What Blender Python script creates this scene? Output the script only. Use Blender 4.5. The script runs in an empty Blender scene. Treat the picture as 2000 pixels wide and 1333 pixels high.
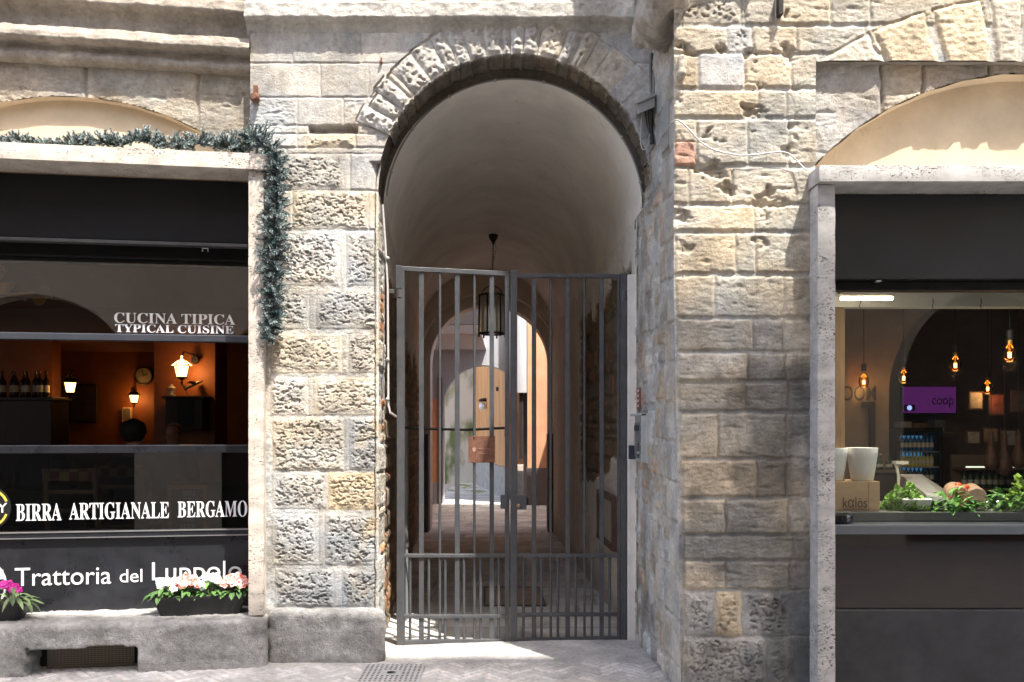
import bpy, bmesh, math, random
import numpy as np
from mathutils import Vector, Matrix

# ------------------------------------------------------------------ camera, light, exposure
S = bpy.context.scene
COL = S.collection
F, HC, HY = 1667.0, 1.6, 835.0          # focal length in photo pixels, eye height, horizon row
cd = bpy.data.cameras.new("camera"); cam = bpy.data.objects.new("camera", cd); COL.objects.link(cam)
cam.location = (0, 0, HC); cam.rotation_euler = (math.radians(90), 0, 0)
cd.sensor_width = 36; cd.lens = 36 * F / 2000; cd.shift_y = (HY - 666.5) / 2000
cd.clip_start = 0.05; cd.clip_end = 500
S.camera = cam
SUN = Vector((0.80, -1.0, 2.70)).normalized()      # towards the sun
elev = math.asin(SUN.z); azim = math.atan2(SUN.x, SUN.y)
world = bpy.data.worlds.new("World"); S.world = world; world.use_nodes = True
wn = world.node_tree
sky = wn.nodes.new("ShaderNodeTexSky"); sky.sky_type = 'NISHITA'; sky.sun_disc = False
sky.sun_elevation = elev; sky.sun_rotation = azim; sky.air_density = 0.8; sky.dust_density = 4.0; sky.ozone_density = 0.2
wn.links.new(sky.outputs[0], wn.nodes["Background"].inputs[0])
wn.nodes["Background"].inputs[1].default_value = 0.15
sl = bpy.data.lights.new("sun", 'SUN'); sl.energy = 2.25; sl.angle = math.radians(0.53); sl.color = (1.0, 0.95, 0.87)
so = bpy.data.objects.new("sun", sl); COL.objects.link(so)
so.rotation_euler = SUN.to_track_quat('Z', 'Y').to_euler(); so.location = (4, -4, 20)
S.view_settings.view_transform = 'Standard'; S.view_settings.look = 'None'
S.view_settings.exposure = 2.35; S.view_settings.gamma = 1.0
S.render.engine = 'CYCLES'
S.cycles.use_denoising = True
S.cycles.max_bounces = 10; S.cycles.diffuse_bounces = 6; S.cycles.transparent_max_bounces = 16
S.cycles.sample_clamp_indirect = 6.0

# ------------------------------------------------------------------ helpers
WO = {}                                   # world origin of every object made here
def P(px, py, y): return Vector(((px - 1000) / F * y, y, HC - (py - HY) / F * y))
def X(px, y): return (px - 1000) / F * y
def Z(py, y): return HC - (py - HY) / F * y
# the left shop bay is turned a little against the street front: its own axes u (along), w (into the wall), z
LO = Vector((-1.60, 5.62, 0)); LC, LS = math.cos(math.radians(8.4)), math.sin(math.radians(8.4))
def LB(u, w, z): return Vector((LO.x + u * LC - w * LS, LO.y + u * LS + w * LC, z))
def lp(px, py, w):
    k = (px - 1000) / F
    t = (w - LS * LO.x + LC * LO.y) / (LC - LS * k)
    return (k * t - LO.x) * LC + (t - LO.y) * LS, HC - (py - HY) / F * t
ML = Matrix(((LC, -LS, 0, LO.x), (LS, LC, 0, LO.y), (0, 0, 1, 0), (0, 0, 0, 1)))

def tag(o, label=None, cat=None, group=None, kind=None):
    if label: o["label"] = label
    if cat: o["category"] = cat
    if group: o["group"] = group
    if kind: o["kind"] = kind
    return o
def thing(name, label, cat, loc, group=None):
    o = bpy.data.objects.new(name, None); COL.objects.link(o); o.empty_display_size = 0.1
    o.location = loc; WO[o.name] = Vector(loc)
    return tag(o, label, cat, group)
def wloc(o): return WO.get(o.name, Vector((0, 0, 0))) if o else Vector((0, 0, 0))
def link(name, me, mat, parent=None, origin=None):
    o = bpy.data.objects.new(name, me); COL.objects.link(o)
    if mat: me.materials.append(mat)
    if parent: o.parent = parent
    w = Vector(origin) if origin is not None else wloc(parent)
    if w.length > 0: me.transform(Matrix.Translation(-w))
    o.location = w - wloc(parent); WO[o.name] = w
    return o
def np_mesh(name, V, Q, mat, parent=None, origin=None, col=None, smooth=True, M=None):
    V = np.asarray(V, dtype=np.float64); Q = np.asarray(Q, dtype=np.int32)
    if M is not None:
        m = np.array(M); V = V @ m[:3, :3].T + m[:3, 3]
    me = bpy.data.meshes.new(name); k = Q.shape[1]
    me.vertices.add(len(V)); me.vertices.foreach_set("co", V.astype(np.float32).ravel())
    me.loops.add(Q.size); me.loops.foreach_set("vertex_index", Q.ravel())
    me.polygons.add(len(Q)); me.polygons.foreach_set("loop_start", np.arange(0, Q.size, k, dtype=np.int32))
    me.update(calc_edges=True)
    if smooth: me.polygons.foreach_set("use_smooth", np.ones(len(Q), dtype=bool))
    if col is not None:
        a = me.color_attributes.new("Col", 'FLOAT_COLOR', 'POINT')
        a.data.foreach_set("color", np.concatenate([col, np.ones((len(col), 1))], 1).astype(np.float32).ravel())
    me.validate()
    return link(name, me, mat, parent, origin)
def hsh(x, y, z, s):
    h = (x.astype(np.uint32) * np.uint32(374761393)) ^ (y.astype(np.uint32) * np.uint32(668265263)) ^ (z.astype(np.uint32) * np.uint32(2246822519)) ^ np.uint32((s * 3266489917 + 97) & 0xffffffff)
    h = (h ^ (h >> np.uint32(13))) * np.uint32(1274126177)
    h = (h ^ (h >> np.uint32(16))) * np.uint32(2654435769)
    return h ^ (h >> np.uint32(15))
def noise(x, y, z=0.0, s=0):
    x = np.asarray(x, dtype=np.float64); y = np.asarray(y, dtype=np.float64) + 0 * x; z = np.asarray(z, dtype=np.float64) + 0 * x
    xi, yi, zi = np.floor(x), np.floor(y), np.floor(z)
    xf, yf, zf = x - xi, y - yi, z - zi
    xi, yi, zi = xi.astype(np.int64), yi.astype(np.int64), zi.astype(np.int64)
    f = lambda t: t * t * t * (t * (t * 6 - 15) + 10)
    a, b, c = f(xf), f(yf), f(zf); out = 0.0
    for i in (0, 1):
        for j in (0, 1):
            for k in (0, 1):
                h = hsh(xi + i, yi + j, zi + k, s)
                gx = ((h & 1023).astype(np.float64) / 511.5 - 1); gy = (((h >> np.uint32(10)) & np.uint32(1023)).astype(np.float64) / 511.5 - 1); gz = (((h >> np.uint32(20)) & np.uint32(1023)).astype(np.float64) / 511.5 - 1)
                d = gx * (xf - i) + gy * (yf - j) + gz * (zf - k)
                out = out + d * (a if i else 1 - a) * (b if j else 1 - b) * (c if k else 1 - c)
    return out * 1.5
def fbm(x, y, z=0.0, s=0, o=4):
    r, a = 0.0, 1.0
    for i in range(o):
        r = r + a * noise(x, y, z, s + i); x, y, z = x * 2.03, y * 2.03, np.asarray(z) * 2.03; a *= 0.5
    return r
def sstep(a, b, x): t = np.clip((x - a) / (b - a), 0, 1); return t * t * (3 - 2 * t)

class MB:
    """collects shapes; build() links them as ONE mesh object"""
    def __init__(s, M=None): s.V, s.F, s.C, s.M, s.n = [], [], [], M, 0
    def add(s, vs, fs, col=None):
        b = len(s.V); s.V += [Vector(v) for v in vs]; s.F += [[b + i for i in f] for f in fs]
        s.C += [col or (1, 1, 1)] * (len(s.V) - b); return s
    def box(s, a, b, col=None):
        x0, y0, z0 = [min(p, q) for p, q in zip(a, b)]; x1, y1, z1 = [max(p, q) for p, q in zip(a, b)]
        return s.add([(x0, y0, z0), (x1, y0, z0), (x1, y1, z0), (x0, y1, z0), (x0, y0, z1), (x1, y0, z1), (x1, y1, z1), (x0, y1, z1)],
                     [(0, 3, 2, 1), (4, 5, 6, 7), (0, 1, 5, 4), (1, 2, 6, 5), (2, 3, 7, 6), (3, 0, 4, 7)], col)
    def hexa(s, pts, col=None):   # 8 corners, bottom four then top four
        return s.add(pts, [(0, 3, 2, 1), (4, 5, 6, 7), (0, 1, 5, 4), (1, 2, 6, 5), (2, 3, 7, 6), (3, 0, 4, 7)], col)
    def tube(s, pts, r, n=8, col=None, cap=True):
        pts = [Vector(p) for p in pts]; rs = r if isinstance(r, (list, tuple)) else [r] * len(pts); vs, fs = [], []
        up = None
        for i, p in enumerate(pts):
            d = (pts[min(i + 1, len(pts) - 1)] - pts[max(i - 1, 0)]).normalized()
            if up is None:
                up = d.orthogonal().normalized()
            else:
                up = (up - d * up.dot(d)); up = up.normalized() if up.length > 1e-6 else d.orthogonal().normalized()
            w = d.cross(up)
            for k in range(n):
                a = 2 * math.pi * k / n; vs.append(p + (up * math.cos(a) + w * math.sin(a)) * rs[i])
        for i in range(len(pts) - 1):
            for k in range(n): fs.append((i * n + k, i * n + (k + 1) % n, (i + 1) * n + (k + 1) % n, (i + 1) * n + k))
        if cap: fs += [tuple(range(n - 1, -1, -1)), tuple((len(pts) - 1) * n + k for k in range(n))]
        return s.add(vs, fs, col)
    def lathe(s, prof, c, n=20, col=None, axis='z'):
        vs, fs = [], []
        for r, h in prof:
            for k in range(n):
                a = 2 * math.pi * k / n; q = (r * math.cos(a), r * math.sin(a), h)
                if axis == 'y': q = (q[0], q[2], q[1])
                if axis == 'x': q = (q[2], q[0], q[1])
                vs.append(Vector(c) + Vector(q))
        for i in range(len(prof) - 1):
            for k in range(n): fs.append((i * n + k, i * n + (k + 1) % n, (i + 1) * n + (k + 1) % n, (i + 1) * n + k))
        fs += [tuple(range(n - 1, -1, -1)), tuple((len(prof) - 1) * n + k for k in range(n))]
        return s.add(vs, fs, col)
    def ball(s, c, r, n=12, sc=(1, 1, 1), col=None):
        vs, fs, m = [], [], max(5, n // 2)
        for i in range(m + 1):
            t = math.pi * i / m
            for k in range(n):
                a = 2 * math.pi * k / n
                vs.append(Vector(c) + Vector((r * sc[0] * math.sin(t) * math.cos(a), r * sc[1] * math.sin(t) * math.sin(a), r * sc[2] * math.cos(t))))
        for i in range(m):
            for k in range(n): fs.append((i * n + k, (i + 1) * n + k, (i + 1) * n + (k + 1) % n, i * n + (k + 1) % n))
        return s.add(vs, fs, col)
    def prism(s, poly, y0, y1, col=None):     # polygon in (x, z) swept along y
        n = len(poly); vs = [(x, y0, z) for x, z in poly] + [(x, y1, z) for x, z in poly]
        fs = [tuple(range(n)), tuple(range(2 * n - 1, n - 1, -1))] + [(i, i + n, (i + 1) % n + n, (i + 1) % n) for i in range(n)]
        return s.add(vs, fs, col)
    def build(s, name, mat, parent=None, origin=None, bevel=0, smooth=None, seg=2, recalc=True):
        me = bpy.data.meshes.new(name)
        vs = [s.M @ v for v in s.V] if s.M is not None else s.V
        me.from_pydata([tuple(v) for v in vs], [], s.F)
        if any(c != (1, 1, 1) for c in s.C):
            a = me.color_attributes.new("Col", 'FLOAT_COLOR', 'POINT')
            a.data.foreach_set("color", [q for c in s.C for q in (*c, 1.0)])
        me.validate()
        if recalc:
            bm = bmesh.new(); bm.from_mesh(me); bmesh.ops.recalc_face_normals(bm, faces=bm.faces); bm.to_mesh(me); bm.free()
        if smooth is not None:
            me.polygons.foreach_set("use_smooth", [True] * len(me.polygons)); me.set_sharp_from_angle(angle=math.radians(smooth))
        o = link(name, me, mat, parent, origin)
        if bevel:
            m = o.modifiers.new("bevel", 'BEVEL'); m.width = bevel; m.segments = seg; m.limit_method = 'ANGLE'; m.angle_limit = math.radians(35)
        return o
def grid_quads(nu, nv, keep=None):
    i = np.arange(nu - 1)[:, None] * nv + np.arange(nv - 1)[None, :]
    q = np.stack([i, i + nv, i + nv + 1, i + 1], -1).reshape(-1, 4)
    if keep is not None: q = q[keep.reshape(-1)[q].all(1)]
    return q
def rbox(a, b, r, res, amp=0.0, fr=8.0, seed=0, amp2=0.0):
    """rounded, noise-worn block: vertices and quads"""
    a, b = np.minimum(a, b).astype(float), np.maximum(a, b).astype(float); Vs, Qs, off = [], [], 0
    for ax in range(3):
        i, j = [(1, 2), (2, 0), (0, 1)][ax]
        ni = max(3, int((b[i] - a[i]) / res) + 1); nj = max(3, int((b[j] - a[j]) / res) + 1)
        gi, gj = np.meshgrid(np.linspace(a[i], b[i], ni), np.linspace(a[j], b[j], nj), indexing='ij')
        for side in (0, 1):
            p = np.zeros((ni * nj, 3)); p[:, i] = gi.ravel(); p[:, j] = gj.ravel(); p[:, ax] = b[ax] if side else a[ax]
            q = grid_quads(ni, nj)
            if not side: q = q[:, ::-1]
            Vs.append(p); Qs.append(q + off); off += len(p)
    p = np.concatenate(Vs); q = np.concatenate(Qs)
    inn = np.clip(p, a + r, b - r); d = p - inn; n = d / np.maximum(np.linalg.norm(d, axis=1, keepdims=True), 1e-9)
    p = inn + n * r
    if amp or amp2:
        h = amp * fbm(p[:, 0] * fr, p[:, 1] * fr, p[:, 2] * fr, seed, 4)
        if amp2: h = h - amp2 * np.clip(noise(p[:, 0] * 45, p[:, 1] * 45, p[:, 2] * 45, seed + 9) - 0.22, 0, 1)
        p = p + n * h[:, None]
    return p, q
def block(name, a, b, r, res, amp, fr, seed, mat, parent, color, M=None, amp2=0.0, origin=None, edit=None):
    p, q = rbox(a, b, r, res, amp, fr, seed, amp2)
    if edit is not None: p = edit(p)
    c = np.tile(np.array(color, float), (len(p), 1)) * (1 + 0.22 * fbm(p[:, 0] * 5, p[:, 1] * 5, p[:, 2] * 5, seed + 3, 3))[:, None]
    return np_mesh(name, p, q, mat, parent, origin, col=np.clip(c, 0.01, 1), M=M)

# ------------------------------------------------------------------ materials
def new_mat(name):
    m = bpy.data.materials.new(name); m.use_nodes = True
    return m, m.node_tree.nodes, m.node_tree.links, m.node_tree.nodes["Principled BSDF"]
def N(nodes, t, **kw):
    n = nodes.new(t)
    for k, v in kw.items(): setattr(n, k, v)
    return n
def simple(name, col, rough=0.6, metal=0.0, var=0.0, scale=8.0, bump=0.0, bscale=60.0, spec=0.5, emit=None, es=0.0, attr=False, stretch=(1, 1, 1), rvar=0.0):
    m, n, l, b = new_mat(name)
    b.inputs["Base Color"].default_value = (*col, 1); b.inputs["Roughness"].default_value = rough; b.inputs["Metallic"].default_value = metal
    b.inputs["Specular IOR Level"].default_value = spec
    if emit: b.inputs["Emission Color"].default_value = (*emit, 1); b.inputs["Emission Strength"].default_value = es
    tc = N(n, "ShaderNodeTexCoord"); mp = N(n, "ShaderNodeMapping"); mp.inputs["Scale"].default_value = stretch; l.new(tc.outputs["Object"], mp.inputs[0])
    src = None
    if rvar:
        t = N(n, "ShaderNodeTexNoise"); t.inputs["Scale"].default_value = 6; t.inputs["Detail"].default_value = 8; t.inputs["Roughness"].default_value = 0.7; l.new(mp.outputs[0], t.inputs["Vector"])
        r = N(n, "ShaderNodeMapRange"); r.inputs[1].default_value = 0.35; r.inputs[2].default_value = 0.65; r.inputs[3].default_value = max(.02, rough - rvar); r.inputs[4].default_value = min(1, rough + rvar); l.new(t.outputs[0], r.inputs[0]); l.new(r.outputs[0], b.inputs["Roughness"])
    if attr:
        at = N(n, "ShaderNodeAttribute", attribute_name="Col"); src = at.outputs["Color"]
    if var:
        t = N(n, "ShaderNodeTexNoise"); t.inputs["Scale"].default_value = scale; t.inputs["Detail"].default_value = 8; t.inputs["Roughness"].default_value = 0.65; l.new(mp.outputs[0], t.inputs["Vector"])
        r = N(n, "ShaderNodeMapRange"); r.inputs[1].default_value = 0.3; r.inputs[2].default_value = 0.7; r.inputs[3].default_value = 1 - var; r.inputs[4].default_value = 1 + var; l.new(t.outputs[0], r.inputs[0])
        x = N(n, "ShaderNodeVectorMath", operation='SCALE'); l.new(r.outputs[0], x.inputs["Scale"])
        if src: l.new(src, x.inputs[0])
        else: x.inputs[0].default_value = col
        src = x.outputs[0]
    if src: l.new(src, b.inputs["Base Color"])
    if bump:
        t = N(n, "ShaderNodeTexNoise"); t.inputs["Scale"].default_value = bscale; t.inputs["Detail"].default_value = 6; t.inputs["Roughness"].default_value = 0.7; l.new(mp.outputs[0], t.inputs["Vector"])
        bp = N(n, "ShaderNodeBump"); bp.inputs["Strength"].default_value = bump; bp.inputs["Distance"].default_value = 0.01; l.new(t.outputs[0], bp.inputs["Height"]); l.new(bp.outputs[0], b.inputs["Normal"])
    return m
def stone_mat(name, pits=0.5, fine=0.55, mott=0.3):
    m, n, l, b = new_mat(name); b.inputs["Roughness"].default_value = 0.93; b.inputs["Specular IOR Level"].default_value = 0.2
    at = N(n, "ShaderNodeAttribute", attribute_name="Col"); tc = N(n, "ShaderNodeTexCoord")
    def nz(scale, det=8, ro=0.65):
        t = N(n, "ShaderNodeTexNoise"); t.inputs["Scale"].default_value = scale; t.inputs["Detail"].default_value = det; t.inputs["Roughness"].default_value = ro; l.new(tc.outputs["Object"], t.inputs["Vector"]); return t
    def mr(src, a, b_, c, d):
        r = N(n, "ShaderNodeMapRange"); l.new(src, r.inputs[0])
        for i, v in enumerate((a, b_, c, d)): r.inputs[i + 1].default_value = v
        return r
    t1, t2, t3, t4 = nz(3.5), nz(30), nz(85, 4), nz(260, 3)
    x = N(n, "ShaderNodeVectorMath", operation='SCALE'); l.new(at.outputs["Color"], x.inputs[0]); l.new(mr(t1.outputs[0], .3, .7, 1 - mott, 1 + mott).outputs[0], x.inputs["Scale"])
    y = N(n, "ShaderNodeVectorMath", operation='SCALE'); l.new(x.outputs[0], y.inputs[0]); l.new(mr(t2.outputs[0], .3, .7, 0.78, 1.2).outputs[0], y.inputs["Scale"])
    # small open pores
    v = N(n, "ShaderNodeTexVoronoi"); v.inputs["Scale"].default_value = 42; l.new(tc.outputs["Object"], v.inputs["Vector"])
    pm = mr(t3.outputs[0], .56, .64, 0, 1); pv = mr(v.outputs["Distance"], .18, .36, 1, 0)
    mu = N(n, "ShaderNodeMath", operation='MULTIPLY'); l.new(pm.outputs[0], mu.inputs[0]); l.new(pv.outputs[0], mu.inputs[1])
    mx = N(n, "ShaderNodeMix", data_type='RGBA'); l.new(mu.outputs[0], mx.inputs["Factor"]); l.new(y.outputs[0], mx.inputs["A"])
    dk = N(n, "ShaderNodeVectorMath", operation='SCALE'); dk.inputs["Scale"].default_value = 0.45; l.new(y.outputs[0], dk.inputs[0]); l.new(dk.outputs[0], mx.inputs["B"])
    l.new(mx.outputs["Result"], b.inputs["Base Color"])
    b1 = N(n, "ShaderNodeBump"); b1.inputs["Strength"].default_value = fine; b1.inputs["Distance"].default_value = 0.012; l.new(t3.outputs[0], b1.inputs["Height"])
    b2 = N(n, "ShaderNodeBump"); b2.inputs["Strength"].default_value = fine * 0.7; b2.inputs["Distance"].default_value = 0.004; l.new(t4.outputs[0], b2.inputs["Height"]); l.new(b1.outputs[0], b2.inputs["Normal"])
    b3 = N(n, "ShaderNodeBump", invert=True); b3.inputs["Strength"].default_value = pits; b3.inputs["Distance"].default_value = 0.012; l.new(mu.outputs[0], b3.inputs["Height"]); l.new(b2.outputs[0], b3.inputs["Normal"])
    l.new(b3.outputs[0], b.inputs["Normal"])
    return m
def travertine(name, col=(0.56, 0.50, 0.43)):
    m, n, l, b = new_mat(name); b.inputs["Roughness"].default_value = 0.75
    tc = N(n, "ShaderNodeTexCoord"); mp = N(n, "ShaderNodeMapping"); mp.inputs["Scale"].default_value = (1, 1, 1.9); l.new(tc.outputs["Object"], mp.inputs[0])
    def nz(s, d=6, src=mp):
        t = N(n, "ShaderNodeTexNoise"); t.inputs["Scale"].default_value = s; t.inputs["Detail"].default_value = d; l.new(src.outputs[0], t.inputs["Vector"]); return t
    def mr(src, a, b_, c, d):
        r = N(n, "ShaderNodeMapRange"); l.new(src, r.inputs[0])
        for i, v in enumerate((a, b_, c, d)): r.inputs[i + 1].default_value = v
        return r
    big, sm, tiny = nz(4.0), nz(55, 3), nz(120, 2)
    hole = mr(sm.outputs[0], .60, .66, 0, 1); h2 = mr(tiny.outputs[0], .62, .68, 0, 0.8)
    zone = mr(big.outputs[0], .42, .6, 0.1, 1)
    a1 = N(n, "ShaderNodeMath", operation='MAXIMUM'); l.new(hole.outputs[0], a1.inputs[0]); l.new(h2.outputs[0], a1.inputs[1])
    a2 = N(n, "ShaderNodeMath", operation='MULTIPLY'); l.new(a1.outputs[0], a2.inputs[0]); l.new(zone.outputs[0], a2.inputs[1])
    mott = N(n, "ShaderNodeVectorMath", operation='SCALE'); mott.inputs[0].default_value = col; l.new(mr(nz(9).outputs[0], .3, .7, .72, 1.15).outputs[0], mott.inputs["Scale"])
    mx = N(n, "ShaderNodeMix", data_type='RGBA'); l.new(a2.outputs[0], mx.inputs["Factor"]); l.new(mott.outputs[0], mx.inputs["A"]); mx.inputs["B"].default_value = (0.09, 0.07, 0.05, 1)
    l.new(mx.outputs["Result"], b.inputs["Base Color"])
    bp = N(n, "ShaderNodeBump", invert=True); bp.inputs["Strength"].default_value = 0.9; bp.inputs["Distance"].default_value = 0.01; l.new(a2.outputs[0], bp.inputs["Height"]); l.new(bp.outputs[0], b.inputs["Normal"])
    return m
def glass_mat(name, tint=(0.93, 0.95, 0.95), boost=1.0):
    m, n, l, b = new_mat(name); n.remove(b); out = n["Material Output"]
    tr = N(n, "ShaderNodeBsdfTransparent"); tr.inputs[0].default_value = (*tint, 1)
    gl = N(n, "ShaderNodeBsdfGlossy"); gl.inputs["Roughness"].default_value = 0.004
    fr = N(n, "ShaderNodeFresnel"); fr.inputs[0].default_value = 1.52
    mu = N(n, "ShaderNodeMath", operation='MULTIPLY'); mu.inputs[1].default_value = boost; l.new(fr.outputs[0], mu.inputs[0]); mu.use_clamp = True
    mx = N(n, "ShaderNodeMixShader"); l.new(mu.outputs[0], mx.inputs[0]); l.new(tr.outputs[0], mx.inputs[1]); l.new(gl.outputs[0], mx.inputs[2]); l.new(mx.outputs[0], out.inputs[0])
    return m
M_STONE = stone_mat("weathered_stone"); M_REVEAL = stone_mat("reveal_stone", 0.4, 0.4, 0.35)
M_TRAV = travertine("travertine"); M_TRAVG = travertine("grey_travertine", (0.47, 0.455, 0.43))
M_PLASTER = simple("vault_plaster", (0.80, 0.765, 0.69), 0.9, var=0.16, scale=1.6, bump=0.2, bscale=45)
M_TAN = simple("tan_plaster", (0.62, 0.50, 0.35), 0.9, var=0.16, scale=2.5, bump=0.3, bscale=50)
def worn_iron():
    m = simple("painted_iron", (0.055, 0.058, 0.064), 0.42, rvar=.14, bump=0.3, bscale=120); n, l, b = m.node_tree.nodes, m.node_tree.links, m.node_tree.nodes["Principled BSDF"]
    tc = N(n, "ShaderNodeTexCoord"); src = (0.052, 0.055, 0.062, 1)
    for sc, lo, hi, c in ((7, .35, .7, (.085, .088, .094, 1)), (32, .60, .68, (.13, .075, .045, 1)), (60, .66, .72, (.20, .20, .20, 1))):
        t = N(n, "ShaderNodeTexNoise"); t.inputs["Scale"].default_value = sc; t.inputs["Detail"].default_value = 7; t.inputs["Roughness"].default_value = .7; l.new(tc.outputs["Object"], t.inputs["Vector"])
        r = N(n, "ShaderNodeMapRange"); r.inputs[1].default_value = lo; r.inputs[2].default_value = hi; l.new(t.outputs[0], r.inputs[0])
        x = N(n, "ShaderNodeMix", data_type='RGBA'); l.new(r.outputs[0], x.inputs["Factor"]); x.inputs["B"].default_value = c
        if isinstance(src, tuple): x.inputs["A"].default_value = src
        else: l.new(src, x.inputs["A"])
        src = x.outputs["Result"]
    l.new(src, b.inputs["Base Color"]); return m
def cracks(m, sc=.9, dark=.72):
    n, l, b = m.node_tree.nodes, m.node_tree.links, m.node_tree.nodes["Principled BSDF"]; src = b.inputs["Base Color"].links[0].from_socket
    tc = N(n, "ShaderNodeTexCoord"); t = N(n, "ShaderNodeTexNoise"); t.inputs["Scale"].default_value = 3; t.inputs["Detail"].default_value = 6; l.new(tc.outputs["Object"], t.inputs["Vector"])
    sc_ = N(n, "ShaderNodeVectorMath", operation='SCALE'); sc_.inputs["Scale"].default_value = .5; l.new(t.outputs["Color"], sc_.inputs[0]); ad = N(n, "ShaderNodeVectorMath", operation='ADD'); l.new(tc.outputs["Object"], ad.inputs[0]); l.new(sc_.outputs[0], ad.inputs[1])
    v = N(n, "ShaderNodeTexVoronoi", feature='DISTANCE_TO_EDGE'); v.inputs["Scale"].default_value = sc; l.new(ad.outputs[0], v.inputs["Vector"])
    r = N(n, "ShaderNodeMapRange"); r.inputs[1].default_value = .0; r.inputs[2].default_value = .006; r.inputs[3].default_value = 1; r.inputs[4].default_value = 0; l.new(v.outputs["Distance"], r.inputs[0])
    q = N(n, "ShaderNodeMapRange"); q.inputs[1].default_value = .48; q.inputs[2].default_value = .56; l.new(t.outputs[0], q.inputs[0]); mu = N(n, "ShaderNodeMath", operation='MULTIPLY'); l.new(r.outputs[0], mu.inputs[0]); l.new(q.outputs[0], mu.inputs[1])
    # big damp patches
    t2 = N(n, "ShaderNodeTexNoise"); t2.inputs["Scale"].default_value = .7; t2.inputs["Detail"].default_value = 9; t2.inputs["Roughness"].default_value = .6; l.new(tc.outputs["Object"], t2.inputs["Vector"]); q2 = N(n, "ShaderNodeMapRange"); q2.inputs[1].default_value = .50; q2.inputs[2].default_value = .56; q2.inputs[4].default_value = .35; l.new(t2.outputs[0], q2.inputs[0])
    for fac, k in ((q2, .88), (mu, dark)):
        x = N(n, "ShaderNodeMix", data_type='RGBA'); l.new(fac.outputs[0], x.inputs["Factor"]); l.new(src, x.inputs["A"]); d = N(n, "ShaderNodeVectorMath", operation='SCALE'); d.inputs["Scale"].default_value = k; l.new(src, d.inputs[0]); l.new(d.outputs[0], x.inputs["B"]); src = x.outputs["Result"]
    l.new(src, b.inputs["Base Color"])
cracks(M_PLASTER); cracks(M_TAN, 1.3, .8)
M_IRON = worn_iron()
M_BLACKIRON = simple("black_iron", (0.02, 0.018, 0.017), 0.5, 0.4, var=0.3, scale=30)
M_RUST = simple("rusty_iron", (0.17, 0.075, 0.045), 0.85, 0.1, var=0.45, scale=30, bump=0.5, bscale=120)
M_DARK = simple("dark_painted_metal", (0.005, 0.0045, 0.0045), 0.55, 0.0, spec=.3, rvar=.15, var=0.5, scale=3, bump=0.08, bscale=300)
M_FRAME = simple("anthracite_frame", (0.014, 0.015, 0.020), 0.35, 0.1, rvar=.15, var=0.35, scale=5)
M_SIGN = simple("anthracite_panel", (0.015, 0.016, 0.020), 0.36, 0.0, rvar=.16, var=0.45, scale=4, bump=0.05, bscale=200)
M_SILVER = simple("bare_aluminium", (0.5, 0.5, 0.5), 0.4, 0.9, var=0.1)
M_WHITE = simple("white_vinyl", (0.80, 0.80, 0.82), 0.5)
M_GLASS = glass_mat("window_glass", boost=0.8); M_GLASSU = glass_mat("upper_glass", (.8, .8, .8), boost=2.2); M_GLASSD = glass_mat("dark_glass", (0.40, 0.42, 0.42), 2.6)
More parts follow.
